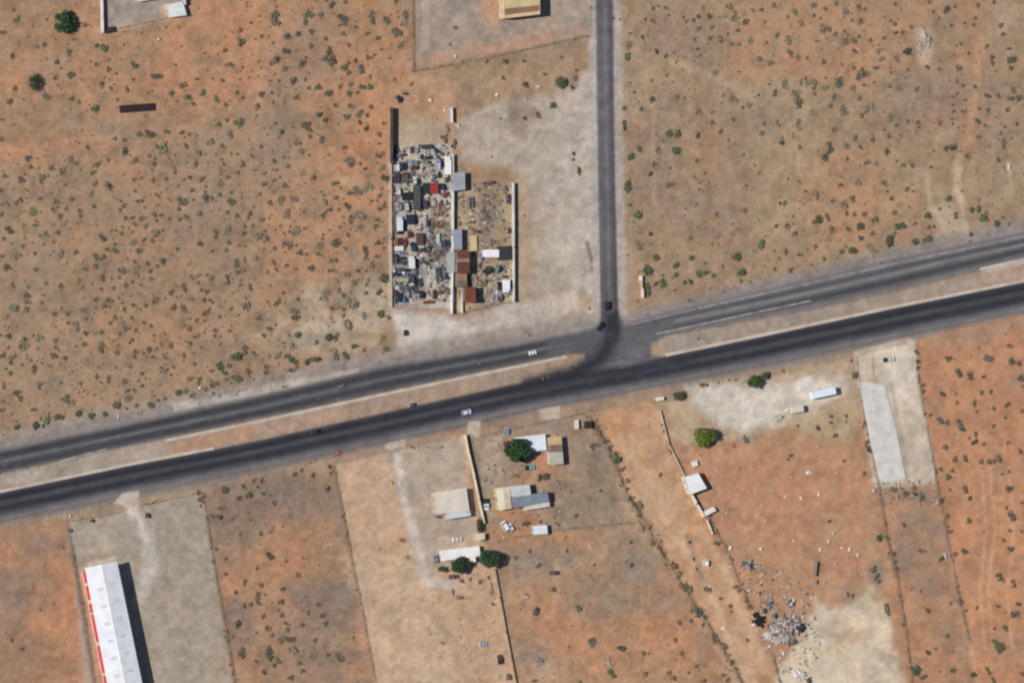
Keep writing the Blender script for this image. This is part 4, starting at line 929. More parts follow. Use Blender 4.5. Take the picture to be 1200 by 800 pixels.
kit('hatchback', [('body', hull([(1.95, .80, .68), (1.8, .95, .82), (.85, 1, .94), (-1.5, 1, .98), (-1.95, .88, .9)], 1.72, .26).mesh('body', CARP), 1),
              ('glasshouse', cabin(.8, .2, -1.45, -1.9, 1.54, .93, 1.46).mesh('glasshouse', GLASS), 0), ('roof', roofcap(-1.45, .2, 1.54, 1.46).mesh('roof', CARP), 1),
              ('headlight', boxes(0, (1.84, 1.95, .42, .72, .6, .74)).mesh('headlight', LAMP), 0), ('headlight', boxes(0, (1.84, 1.95, -.72, -.42, .6, .74)).mesh('headlight', LAMP), 0)], [(1.2, .76), (1.2, -.76), (-1.2, .76), (-1.2, -.76)], W_CAR)
kit('van', [('body', hull([(2.4, .84, .9), (2.2, .97, 1.05), (1.6, 1, 1.2), (-2.3, 1, 1.2), (-2.42, .95, 1.15)], 1.9, .3).mesh('body', CARP), 1),
            ('glasshouse', cabin(1.75, 1.1, -2.2, -2.4, 1.78, 1.18, 1.86).mesh('glasshouse', GLASS), 0), ('roof', roofcap(-2.2, 1.1, 1.78, 1.86).mesh('roof', CARP), 1)], [(1.5, .84), (1.5, -.84), (-1.5, .84), (-1.5, -.84)], W_CAR)
_bed = MB(); [_bed.box(*b) for b in ((-2.6, -.55, -.88, .88, .45, .62), (-2.6, -.55, -.9, -.8, .62, 1.05), (-2.6, -.55, .8, .9, .62, 1.05), (-2.68, -2.6, -.9, .9, .5, 1.05))]
kit('pickup', [('body', hull([(2.55, .84, .84), (2.4, .97, .98), (1.2, 1, 1.06), (-.5, 1, 1.08), (-.55, .98, 1.06)], 1.86, .38).mesh('body', CARP), 1),
               ('glasshouse', cabin(1.15, .62, -.35, -.55, 1.66, 1.06, 1.66).mesh('glasshouse', GLASS), 0), ('roof', roofcap(-.35, .62, 1.66, 1.66).mesh('roof', CARP), 1),
               ('load_bed', _bed.mesh('load_bed', CHAS), 0)], [(1.65, .8), (1.65, -.8), (-1.65, .8), (-1.65, -.8)], W_CAR)
kit('box_truck', [('cab', hull([(3.55, .9, 1.5), (3.3, 1, 2.3), (2.2, 1, 2.4), (2.05, .98, 2.35)], 2.1, .5).mesh('cab', CARP), 1), ('windscreen', boxes(0, (3.28, 3.5, -.92, .92, 1.5, 2.15)).mesh('windscreen', GLASS), 0),
                  ('cargo_box', boxes(0, (-3.6, 1.95, -1.15, 1.15, .95, 3.0)).mesh('cargo_box', DUSTY), 1), ('chassis', boxes(0, (-3.5, 3.2, -.5, .5, .5, .93)).mesh('chassis', CHAS), 0)],
    [(2.75, .92), (2.75, -.92), (-2.0, .92), (-2.0, -.92)], W_TRK)
kit('wreck', [('body', hull([(2.1, .82, .6), (1.9, .96, .74), (.8, 1, .84), (-1.3, 1, .84), (-2.1, .86, .74)], 1.74, .12).mesh('body', DUSTY), 1),
              ('cabin_shell', cabin(.85, .3, -.95, -1.4, 1.54, .82, 1.22).mesh('cabin_shell', CHAS), 0), ('roof', roofcap(-.95, .3, 1.54, 1.22).mesh('roof', DUSTY), 1),
              ('engine_bay', boxes(0, (1.05, 1.8, -.55, .55, .8, .86)).mesh('engine_bay', CHAS), 0)], [(1.3, .76), (-1.3, -.76)], W_CAR)
LEN = {'sedan': 4.5, 'hatchback': 3.95, 'van': 4.85, 'pickup': 5.2, 'box_truck': 7.2, 'wreck': 4.25}
WID = {'sedan': 1.76, 'hatchback': 1.72, 'van': 1.9, 'pickup': 1.86, 'box_truck': 2.3, 'wreck': 1.74}
NAME = {'sedan': 'parked_car', 'hatchback': 'parked_car', 'van': 'van', 'pickup': 'pickup_truck', 'box_truck': 'box_truck', 'wreck': 'wrecked_car'}
CATS = {'sedan': 'car', 'hatchback': 'car', 'van': 'van', 'pickup': 'pickup truck', 'box_truck': 'truck', 'wreck': 'car'}
def vehicle(k, px, py, ang, color, label=None, lpx=None, wpx=None, group=None, name=None, prefix=None, zc=.9):
    """ang: heading of the nose in the photo, degrees anticlockwise from east"""
    parts, wheels, (tm, rm) = KITS[k]
    p = P(px, py, zc)
    if label is None: label = describe(prefix, px, py)
    root = thing(name or NAME[k], label, CATS[k], (p.x, p.y, 0), R(ang), group)
    if lpx: root.scale = (lpx * MPP / LEN[k], (wpx or lpx / LEN[k] * WID[k]) * MPP / WID[k], 1.0)
    c = rgb(*color)
    for nm, me, painted in parts:
        link(nm, me, root, c if painted else None)
    r = tm.vertices[0].co; zr = max(v.co.z for v in tm.vertices)
    for x, y in wheels:
        w = link('wheel', tm, root); w.location = (x, y, zr - (.12 if k == 'wreck' else 0)); link('rim', rm, w)
    return root

CORR = mat('container_steel', (1, 1, 1, 1), 0.7, 0.12, 0.9, objcol=True, spec=0.25, bump=0.2)
def container(px, py, L, Wd, H, ang, color, label=None, name='shipping_container', cat='container', group=None, wheels=False, z0=0.0, open_top=False, prefix=None, lm=None):
    """A ribbed steel box (or a trailer on wheels); sizes in photo pixels across, metres high; (px, py) = middle of its roof."""
    L *= MPP; Wd *= MPP; top = z0 + H
    p = P(px, py, top)
    root = thing(name, label or describe(prefix, px, py), cat, (p.x, p.y, 0), R(ang), group); c = rgb(*color)
    m = MB(); m.box(-L / 2, L / 2, -Wd / 2, Wd / 2, z0, top)
    n = max(4, int(L / 0.55))
    for i in range(n):
        x = -L / 2 + L * (i + .5) / n; w = L / n * .28
        for s_ in (-1, 1):
            y = s_ * Wd / 2; m.box(x - w, x + w, min(y, y + s_ * .05), max(y, y + s_ * .05), z0 + .15, top - .15)
    link('box_shell', m.mesh('box_shell', CORR), root, c)
    m = MB()
    for i in range(n):
        x = -L / 2 + L * (i + .5) / n; w = L / n * .3; m.box(x - w, x + w, -Wd / 2 + .1, Wd / 2 - .1, top, top + .05)
    m.box(-L / 2 - .02, L / 2 + .02, -Wd / 2 - .03, -Wd / 2 + .09, top - .06, top + .07); m.box(-L / 2 - .02, L / 2 + .02, Wd / 2 - .09, Wd / 2 + .03, top - .06, top + .07)
    link('roof_panel', m.mesh('roof_panel', CORR), root, c)
    for s_ in (-1, 1):
        m = MB(); m.box(-L / 2 - .07, -L / 2 - .005, s_ * Wd / 4 - Wd / 4 + .04, s_ * Wd / 4 + Wd / 4 - .04, z0 + .1, top - .12); link('door', m.mesh('door', CORR), root, c)
    if wheels:
        tm, rm = W_TRK
        for x in (-L * .38, -L * .28):
            for y in (-Wd * .42, Wd * .42): w = link('wheel', tm, root); w.location = (x, y, .48); link('rim', rm, w)
        m = MB(); m.box(-L / 2 + .3, L / 2 - .5, -.45, .45, z0 - .32, z0 - .01); m.box(L * .28, L * .28 + .2, -.8, -.6, 0.0, z0 - .3); m.box(L * .28, L * .28 + .2, .6, .8, 0.0, z0 - .3); link('trailer_chassis', m.mesh('trailer_chassis', CHAS), root)
    if lm: LANDMARKS.append((px, py, lm))
    return root

def flatbed(px, py, L, Wd, ang, color, label):
    L *= MPP; Wd *= MPP; p = P(px, py, 1); root = thing('flatbed_trailer', label, 'trailer', (p.x, p.y, 0), R(ang)); c = rgb(*color)
    n = 6
    for i in range(n):
        m = MB(); y0 = -Wd / 2 + Wd * i / n; m.box(-L / 2, L / 2, y0 + .02, y0 + Wd / n - .02, .95, 1.03); link('deck_plank', m.mesh('deck_plank', DUSTY), root, c)
    m = MB(); m.box(-L / 2 + .1, L / 2 - .1, -.4, .4, .62, .94); m.box(L / 2, L / 2 + 1.2, -.08, .08, .6, .75); link('trailer_chassis', m.mesh('trailer_chassis', CHAS), root)
    tm, rm = W_TRK
    for y in (-Wd * .4, Wd * .4): w = link('wheel', tm, root); w.location = (-L * .2, y, .48); link('rim', rm, w)
    return root

HEAPM = {}
def hm(c):
    if c not in HEAPM: HEAPM[c] = mat('scrap_%d' % len(HEAPM), rgb(*c), 0.75, 0.2, 1.5)
    return HEAPM[c]
def heap(px, py, rx, ry, h, cols, n, label, seed, name='scrap_heap', cat='scrap heap', size=.5, flat=.5, lm=None):
    """A mound of separate pieces thrown together over packed rubbish: sheets, blocks, bent strips."""
    r = random.Random(seed); p = P(px, py, h * .4); m = MB(); rx *= MPP; ry *= MPP
    ph = [r.uniform(0, 6.283) for _ in range(4)]
    lobe = lambda a: .82 + .16 * math.sin(2 * a + ph[0]) + .14 * math.sin(3 * a + ph[1]) + .08 * math.sin(5 * a + ph[2])
    if n > 8:   # packed core
        N = 14; rings = []
        for q, z in ((.95, -.05), (.72, .22), (.42, .55), (.12, .72)):
            rings.append([(rx * q * lobe(6.283 * i / N) * r.uniform(.85, 1.1) * math.cos(6.283 * i / N), ry * q * lobe(6.283 * i / N) * r.uniform(.85, 1.1) * math.sin(6.283 * i / N), h * max(z, -.05) * r.uniform(.7, 1.1)) for i in range(N)])
        vs = [v for g in rings for v in g]; fs = [(k * N + i, k * N + (i + 1) % N, (k + 1) * N + (i + 1) % N, (k + 1) * N + i) for k in range(3) for i in range(N)] + [tuple(range(3 * N, 4 * N))]
        for f in fs: m.f.append(f); m.m.append(r.randrange(len(cols)))
        m.v += vs
    for _ in range(int(n * 1.35)):
        a = r.uniform(0, 6.283); q = min(1.15, abs(r.gauss(0, .55))) if r.random() < .7 else math.sqrt(r.random())
        x, y = rx * q * lobe(a) * math.cos(a), ry * q * lobe(a) * math.sin(a)
        z = h * max(0, 1 - q ** 1.5) * r.uniform(.5, 1) + .1; s_ = size * r.choice((.45, .6, .8, 1.0, 1.5)); k = r.random()
        d = (s_ * r.uniform(.7, 1.8), s_ * r.uniform(.4, 1.0), s_ * (.12 if k < flat else r.uniform(.3, .8)))
        m.rbox((x, y, z), d, r.uniform(0, 3.14), r.randrange(len(cols)), (r.uniform(-.6, .6), r.uniform(-.6, .6)), r.uniform(0, .35))
    o = m.build(name, [hm(c) for c in cols]); o.location = (p.x, p.y, 0); tag(o, label, cat, None, 'thing')
    if lm: LANDMARKS.append((px, py, lm))
    return o

# ---- traffic
vehicle('sedan', 624.5, 413, 12, (238, 238, 240), 'white car driving alone on the north carriageway near the median nose', 9.5, 5, name='moving_car')
vehicle('hatchback', 547, 482.8, 12, (216, 206, 232), 'pale lilac car driving on the south carriageway above the driveway slab', 11.5, 5.6, name='moving_car')
vehicle('van', 711.5, 358.5, 270, (46, 44, 50), 'dark van waiting on the paved side road just before the junction', 10.5, 6, name='moving_van')
vehicle('sedan', 704.2, 382.5, 235, (40, 40, 46), 'black car turning off the side road into the highway', 12, 5.4, name='moving_car')
vehicle('sedan', 370, 505.5, 192, (40, 40, 48), 'dark car almost lost against the asphalt of the south carriageway', 11, 5.5, name='moving_car')
vehicle('hatchback', 400, 452.5, 12, (116, 116, 120), 'small grey car on the north carriageway west of the gravel entrance', 9, 5, name='moving_car')
vehicle('hatchback', 484.5, 474.5, 12, (84, 84, 92), 'dim grey car on the south carriageway close to the median', 7, 5, name='moving_car')
vehicle('hatchback', 396, 530.5, 8, (178, 116, 100), 'salmon red car stopped on the southern shoulder of the highway', 8, 4.5)
vehicle('sedan', 475.5, 390, 90, (52, 58, 60), 'dark car parked alone on the pale gravel below the scrapyard', 7, 4.6)
vehicle('pickup', 1042, 421.3, 3, (212, 214, 216), 'pickup with dark bed and pale cab in the cream concrete lot', 14, 5)
# ---- homesteads
vehicle('sedan', 536, 631.5, 5, (222, 218, 210), 'pale cream car parked just north of the white mobile home', 12, 5.5)
vehicle('hatchback', 510.8, 654, 95, (132, 140, 154), 'blue-grey car parked at the west end of the mobile home', 10, 5.4)
vehicle('sedan', 531.8, 675.5, 3, (118, 74, 72), 'dull maroon car parked south of the dark round tree', 12.5, 5)
vehicle('sedan', 566.5, 754.8, 0, (166, 176, 196), 'silver-blue car standing in the open pale tan lot', 10, 5.6)
vehicle('pickup', 586, 772, 100, (92, 78, 74), 'brown pickup parked by the low wall of the tan lot', 11, 6)
vehicle('hatchback', 596, 792.5, 90, (120, 112, 106), 'grey-brown car tight against the low wall near the lot corner', 8, 5)
vehicle('pickup', 570, 591, 272, (216, 222, 230), 'small white pickup parked west of the cream farm store', 13.5, 7)
vehicle('van', 592, 616, 118, (232, 234, 234), 'white van parked in the farm yard south of the cream store', 12, 6.5)
vehicle('hatchback', 599, 617.5, 118, (198, 212, 212), 'pale car parked beside the white van in the farm yard', 10, 5)
vehicle('pickup', 621.5, 547.5, 5, (120, 186, 190), 'turquoise pickup under the broad shade tree at the farm', 11.5, 6)
vehicle('sedan', 594, 505, 80, (150, 162, 182), 'silver-blue car at the front fence of the farm', 9, 7)
vehicle('hatchback', 594, 519, 0, (176, 76, 72), 'red car half under the broad shade tree at the farm', 8, 6)
container(690, 497.5, 8, 8, 2.2, 0, (54, 50, 50), 'dark square water tank beside the cream gate pillar', 'water_tank', 'tank')
heap(604, 557, 7, 5, .6, [(150, 136, 120), (120, 104, 90), (170, 120, 90)], 40, 'scattered boards and junk south of the turquoise pickup', 3, size=.5)
heap(617, 613, 6, 4, .9, [(96, 84, 82), (120, 104, 96), (80, 70, 68)], 34, 'dark junk pile between white van and little pump house', 4, size=.5)
heap(640, 558, 9, 5, .9, [(92, 96, 80), (112, 100, 86), (80, 74, 68)], 60, 'pile of cut branches and boards under the patchwork shed', 5, size=.45)
heap(530, 694, 3, 6, .8, [(166, 160, 156), (120, 110, 104)], 24, 'grey junk pile standing south of the maroon car', 6, size=.5)
heap(541, 680, 4, 4, .7, [(110, 96, 88), (150, 140, 130)], 20, 'small brown junk pile just east of the maroon car', 7, size=.45)
heap(550, 679, 3, 4, .7, [(126, 110, 98), (170, 160, 150)], 16, 'small grey junk pile second east of the maroon car', 8, size=.45)
heap(540, 700, 7, 3, .4, [(140, 118, 100), (120, 100, 88)], 22, 'low brown board pile south of the junk by the mobile home', 9, size=.5)
heap(576, 690, 3, 10, .5, [(150, 124, 100), (112, 100, 80), (170, 150, 130)], 26, 'junk strewn along the low wall under the large tree', 10, size=.4)
heap(459, 665.5 - 100, 2.5, 4, .8, [(222, 196, 150), (170, 130, 90)], 10, 'small yellow sack pile in the tan lot west of the workshop', 11, size=.5)
heap(512, 577.5, 0.1, 0.1, .2, [(120, 112, 100)], 1, 'tiny dark crate at the north-west corner of the pale workshop', 12, size=.6)
heap(514, 605, 4, 3, .8, [(130, 108, 96), (110, 92, 84)], 22, 'brown junk pile beside the porch of the pale workshop', 13, size=.5)
# ---- orange yard and pale lots
container(965.5, 460.5, 31, 8, 2.9, 12, (226, 232, 242), 'long white semi-trailer parked on the pale gravel of the orange yard', 'semi_trailer', 'trailer', wheels=True, z0=1.1, lm='long white semi-trailer')
container(935, 479.5, 15, 7, 2.3, 8, (214, 204, 186), 'short cream trailer parked below the long white semi-trailer', 'cargo_trailer', 'trailer', wheels=True, z0=1.1)
heap(914, 489, 7, 4, 1.0, [(206, 208, 206), (120, 118, 112), (170, 160, 140), (196, 190, 160)], 40, 'white and grey scrap pile west of the short cream trailer', 15, size=.55)
heap(923, 481, 4, 3, .9, [(228, 222, 208), (210, 200, 186)], 16, 'cream sack pile touching the west end of the cream trailer', 16, size=.6)
container(774, 467, 4, 8.5, 2.0, 97, (222, 216, 206), 'white kiosk standing by the highway east of the dirt track entrance', 'roadside_kiosk', 'kiosk', lm='white roadside kiosk')
container(815, 543, 6, 6, 1.5, 15, (226, 222, 220), 'white square tank north of the white L-shaped house', 'water_tank', 'tank')
container(955.5, 666, 4.2, 17, 1.9, 172, (150, 132, 118), 'rusty brown trailer frame alone in the middle of the orange yard', 'rusty_trailer', 'trailer', lm='rusty trailer frame')
container(955, 681.5, 5, 5, 1.5, 172, (150, 142, 136), 'grey box just south of the rusty trailer frame', 'metal_box', 'box')
heap(877, 662, 11, 6, 1.3, [(90, 90, 92), (200, 200, 200), (60, 60, 62), (150, 140, 130)], 70, 'junk heap of dark metal and white scraps in the orange yard', 17, size=.6, lm='dark metal junk heap')
heap(857, 665, 3, 3, .8, [(204, 198, 188), (140, 132, 122)], 16, 'small pale junk pile just west of the dark metal junk heap', 18, size=.5)
heap(902, 706, 7, 7, 1.5, [(156, 160, 152), (120, 122, 120), (190, 192, 188), (96, 98, 96)], 70, 'grey-green scrap heap north of the rubble mound', 19, size=.6)
heap(927, 706, 8, 6, 1.4, [(96, 106, 96), (130, 136, 126), (214, 214, 210), (84, 84, 84)], 60, 'green-grey scrap heap with a white sheet north-east of the mound', 20, size=.6)
heap(919, 737, 23, 19, 2.6, [(170, 154, 144), (190, 178, 170), (150, 134, 122), (206, 198, 192), (112, 102, 98), (136, 122, 114)], 520, 'large pale rubble mound at the foot of the orange yard', 23, 'rubble_mound', 'rubble', 1.15, .3, lm='large rubble mound')
# tyre pile: each tyre is a thing
tr = random.Random(5)
for i in range(84):
    a = tr.uniform(0, 6.283); q = min(1, abs(tr.gauss(0, .55))); lay = int((1 - q) * 3.6 * tr.random()); p = P(890 + 8.5 * q * math.cos(a), 726 + 9 * q * math.sin(a))
    o = link('old_tyre', W_TRK[0]); o.location = (p.x, p.y, .16 + .3 * lay); o.rotation_euler = (math.pi / 2 + tr.uniform(-.3, .3), tr.uniform(-.3, .3), tr.uniform(0, 6)); o.scale = (1.35, 1.2, 1.35)
    tag(o, ('black old tyre high in the dark pile west of the rubble mound' if lay else 'black old tyre at the foot of the dark pile west of the rubble mound'), 'tyre', 'old tyres piled by the rubble mound', 'thing')
heap(937, 790, 12, 6, 1.6, [(232, 228, 222), (212, 206, 198), (190, 184, 176)], 90, 'white rubble heap at the bottom of the pale debris yard', 26, 'rubble_mound', 'rubble', .8, .4)
heap(901, 744, 9, 7, 1.4, [(226, 220, 216), (204, 196, 190), (176, 164, 156)], 70, 'whitest rubble heap on the west flank of the large mound', 27, 'rubble_mound', 'rubble', .8, .4)
heap(939, 735, 5, 8, 1.8, [(60, 58, 66), (44, 44, 54), (90, 86, 90)], 44, 'black heap standing in for shadow on the east flank of the large mound', 28, size=.8)  # black pieces added as the shadow on the mound's east side
heap(948, 797, 5, 4, 1.2, [(52, 52, 58), (90, 88, 88)], 24, 'dark pieces beside the white trailer in the debris yard', 24, size=.6)  # dark boxes heaped at the end of the white rubble
heap(1039, 713, 3, 10, 1.2, [(86, 92, 88), (150, 150, 146), (110, 104, 96)], 44, 'dark metal scrap standing along the east fence of the debris yard', 25, size=.55)
heap(908, 722, 6, 5, 1.2, [(84, 84, 88), (120, 118, 116), (150, 146, 142)], 40, 'dark grey scrap heap touching the north side of the large mound', 29, size=.6)
heap(930, 752, 6, 4, 1.0, [(110, 100, 94), (140, 128, 120), (84, 78, 76)], 34, 'brown scrap heap on the south-east side of the large mound', 31, size=.6)
heap(896, 715, 4, 5, 1.2, [(70, 72, 78), (100, 102, 106)], 26, 'dark scrap heap just north of the old tyre pile', 32, size=.6)
for i, (x, y, s_, l) in enumerate(((947.5, 553.5, 4.2, 'largest white sack pile'), (960, 579.5, 3, 'second white sack pile'), (938.5, 583, 2, 'small faded sack pile'), (971, 634, 2.6, 'pale sack pile'), (961.5, 643.5, 3, 'white sack pile'), (995.5, 643.5, 3, 'bright sack pile'),
                                (1005.5, 650, 2.8, 'eastern white sack pile'), (987, 642, 1.8, 'small sack pile'), (976.5, 625, 1.6, 'tiny sack pile'), (1024, 574.5, 1.8, 'sack pile by the slab'), (856, 642, 4, 'flat white board pile'), (892, 643, 2.4, 'small white board pile'), (972, 611, 3, 'dark stone pile'))):
    col = [(116, 92, 84), (96, 80, 74)] if 'dark' in l else [(230, 226, 220), (210, 202, 192)]
    heap(x, y, s_ * .8, s_ * .8, .9, col, 9, describe(l, x, y), 100 + i, 'sack_pile', 'sacks', .55)
vehicle('van', 827.5, 659, 80, (240, 240, 242), 'white van parked between the ruts of the dirt track', 8, 6.5)
heap(848, 736, 4.5, 3, .7, [(222, 212, 204), (200, 186, 172)], 14, 'white litter pile on the dirt track lower down', 130, 'litter_pile', 'litter', .5)
heap(617, 698, 4, 6, 1.0, [(150, 100, 92), (206, 186, 176), (104, 70, 70)], 22, 'reddish scrap pile beside the lower tan field wall', 131, size=.6)
vehicle('wreck', 649.5, 671, 0, (112, 92, 98), 'purplish wrecked car in the field below the farm', 12, 5)
vehicle('wreck', 628.5, 716, 60, (108, 94, 98), 'grey wrecked car in the field near the reddish scrap', 10, 6)
heap(692, 638, 5, 3, .4, [(196, 170, 146), (176, 150, 128)], 18, 'pale board pile in the field south of the farm fence', 132, size=.55)
heap(632, 774, 8, 7, 1.0, [(176, 164, 156), (130, 122, 112), (110, 104, 96)], 44, 'grey brush and rubbish heap low in the scrubby field', 133, size=.5)
heap(715, 777, 6, 5, 1.0, [(186, 172, 160), (140, 128, 116)], 30, 'pale rubbish heap among bushes low in the scrubby field', 134, size=.5)
heap(1107.5, 650, 3, 3, 1.0, [(206, 200, 224), (180, 176, 200)], 9, 'pale lilac barrel heap by the eastern fence line', 135, size=.7)
heap(1124, 706, 5, 4, .6, [(150, 120, 124), (120, 100, 104)], 18, 'purplish rubbish pile on the eastern fence line', 136, size=.45)
# pale rubble stack in the north-east field
heap(1084, 47, 10, 15, 1.3, [(186, 170, 150), (168, 150, 132), (200, 188, 170), (150, 134, 118)], 150, 'pale ridged rubble stack in the north-east desert field', 137, 'rubble_mound', 'rubble', .8, .35, lm='ridged rubble stack')
heap(1182.5, 197, 2.5, 6, .8, [(222, 208, 190), (200, 182, 160)], 20, 'pale rubble strip near the eastern end of the desert field', 138, 'rubble_mound', 'rubble', .6)
# north-west field
container(160.5, 126.5, 40, 8, 1.6, 4.5, (58, 40, 44), 'long low dark maroon container alone in the desert field', lm='long dark maroon container', z0=0)
heap(143.5, 53, 1.5, 2.5, .9, [(190, 150, 110), (120, 96, 80)], 8, 'small tan stump pile south of the grey walled yard', 139, 'stump_pile', 'stump', .5)
heap(185.5, 46.5, 2, 2.5, .9, [(230, 214, 190), (200, 180, 150)], 8, 'small pale sack pile south-east of the grey walled yard', 140, 'sack_pile', 'sacks', .6)
heap(468.5, 116.5, 4, 5, 1.6, [(64, 54, 62), (80, 66, 70), (50, 46, 52)], 44, 'dark purple-black scrap heap north of the scrapyard fence', 141, size=.8, lm='dark scrap heap')
heap(476, 110, 5, 2, .7, [(80, 74, 66), (96, 86, 76)], 16, 'dark brush pile touching the black scrap heap', 142, 'brush_pile', 'brush', .5)
for i, (x, y, s_) in enumerate(((504, 117.5, 2.6), (521.5, 128, 2.6), (537.5, 147, 3), (582.5, 112, 2.2), (631.5, 102, 2.2), (234, 454, 2), (138.5, 488, 1.6), (615.5, 116, 1.6), (533, 66, 2.4), (82, 604.5, 1.6))):
    heap(x, y, s_ * .8, s_ * .8, .9, [(232, 226, 218), (210, 202, 192)], 8, describe('single pale rubbish pile', x, y), 150 + i, 'rubbish_pile', 'rubbish', .6)
for i, (x, y, s_) in enumerate(((690.5, 362, 2), (807, 351.5, 1.8), (620, 392.5, 3), (331, 453.5, 1.6), (668, 430, 1.6), (818, 397, 1.6), (643, 442, 1.4))):
    heap(x, y, s_ * .8, s_ * .8, .7, [(96, 80, 74), (140, 112, 100)], 8, describe('small brown debris pile', x, y), 170 + i, 'debris_pile', 'debris', .5)
# vehicles and props in the warehouse lot
vehicle('hatchback', 173, 603.5, 80, (84, 76, 72), 'dark car beside the driveway of the warehouse lot', 6, 5)
heap(109, 609.5, 4, 3, .8, [(92, 84, 76), (60, 58, 56)], 14, 'small dark pile inside the front fence of the warehouse lot', 180, size=.5)
heap(83, 621, 3.5, 3, .8, [(120, 116, 110), (80, 76, 72)], 14, 'small grey pile in the corner of the warehouse lot', 181, size=.5)
# ------------------------------------------------------------------ the scrapyard: every vehicle a thing of its own
WG = 'vehicles stored in the scrapyard'
vehicle('box_truck', 525.5, 193.5, 90, (238, 234, 230), 'tall white box truck parked against the whitewashed dividing wall', 22, 6.5, zc=2.5)
LANDMARKS.append((525, 194, 'white box truck'))
container(500.5, 220.5, 7, 12, 2.5, 2, (40, 60, 54), 'dark green container side by side with the bright red one', lm='dark green container')
container(509, 220.5, 9.5, 12, 2.5, 2, (160, 60, 56), 'bright red container side by side with the dark green one', lm='bright red container')
container(478, 230, 11.5, 9, 2.4, 6, (44, 44, 48), 'black container lying crosswise in the scrapyard', lm='black container')
container(489, 231.5, 7.5, 29, 1.7, 1, (84, 84, 84), 'long dark grey trailer in the middle aisle of the scrapyard', 'semi_trailer', 'trailer', wheels=False, z0=.9, lm='long grey trailer')
container(481.5, 257, 10, 11, 2.3, 4, (46, 50, 74), 'navy blue container beside the white truck in the scrapyard', lm='navy container')
vehicle('box_truck', 469, 262, 90, (214, 216, 222), 'white box truck parked by the navy container', 17, 6, zc=2.5)
container(492.5, 280, 7, 14, 2.2, 1, (92, 74, 66), 'brown container standing alone in the scrapyard aisle', lm='brown container')
container(468, 291.3, 10.5, 5, 1.6, 0, (220, 216, 212), 'low white trailer among red wrecks in the scrapyard', 'cargo_trailer', 'trailer', lm='low white trailer')
vehicle('box_truck', 483, 307, 92, (218, 218, 222), 'white box truck in the lower scrapyard aisle', 15, 6, zc=2.5)
LANDMARKS.append((483, 307, 'lower white truck'))
container(472, 328, 14, 4, 1.2, 0, (172, 168, 132), 'low yellowish trailer across the lower scrapyard', 'cargo_trailer', 'trailer', lm='low yellow trailer')
container(502.5, 354, 11.5, 3.2, 1.4, 4, (122, 62, 66), 'crimson metal bin at the scrapyard gate', 'metal_bin', 'bin', lm='crimson bin')
container(465.5, 209, 6, 12, 2.0, 0, (70, 62, 72), 'dark purple container near the west wall of the scrapyard', lm='dark purple container')
container(501.5, 172, 12, 5, 1.7, 4, (66, 68, 68), 'dark grey trailer at the north end of the scrapyard', 'cargo_trailer', 'trailer', lm='north dark trailer')
container(514, 280, 3, 12, 1.4, 0, (176, 196, 184), 'narrow mint green trailer in the grey scrap', 'cargo_trailer', 'trailer')
C_ = {'white': (216, 216, 218), 'silver': (176, 180, 188), 'black': (44, 44, 50), 'dark grey': (82, 82, 88), 'grey': (126, 126, 130), 'dark red': (98, 56, 58), 'red': (150, 66, 64), 'crimson': (128, 58, 68), 'navy': (46, 52, 78),
      'blue': (84, 96, 190), 'slate blue': (116, 132, 150), 'brown': (104, 88, 80), 'lilac': (186, 180, 204), 'purple': (84, 74, 96), 'teal': (44, 70, 84), 'orange red': (172, 98, 80), 'cream': (220, 210, 186), 'green-grey': (130, 140, 130)}
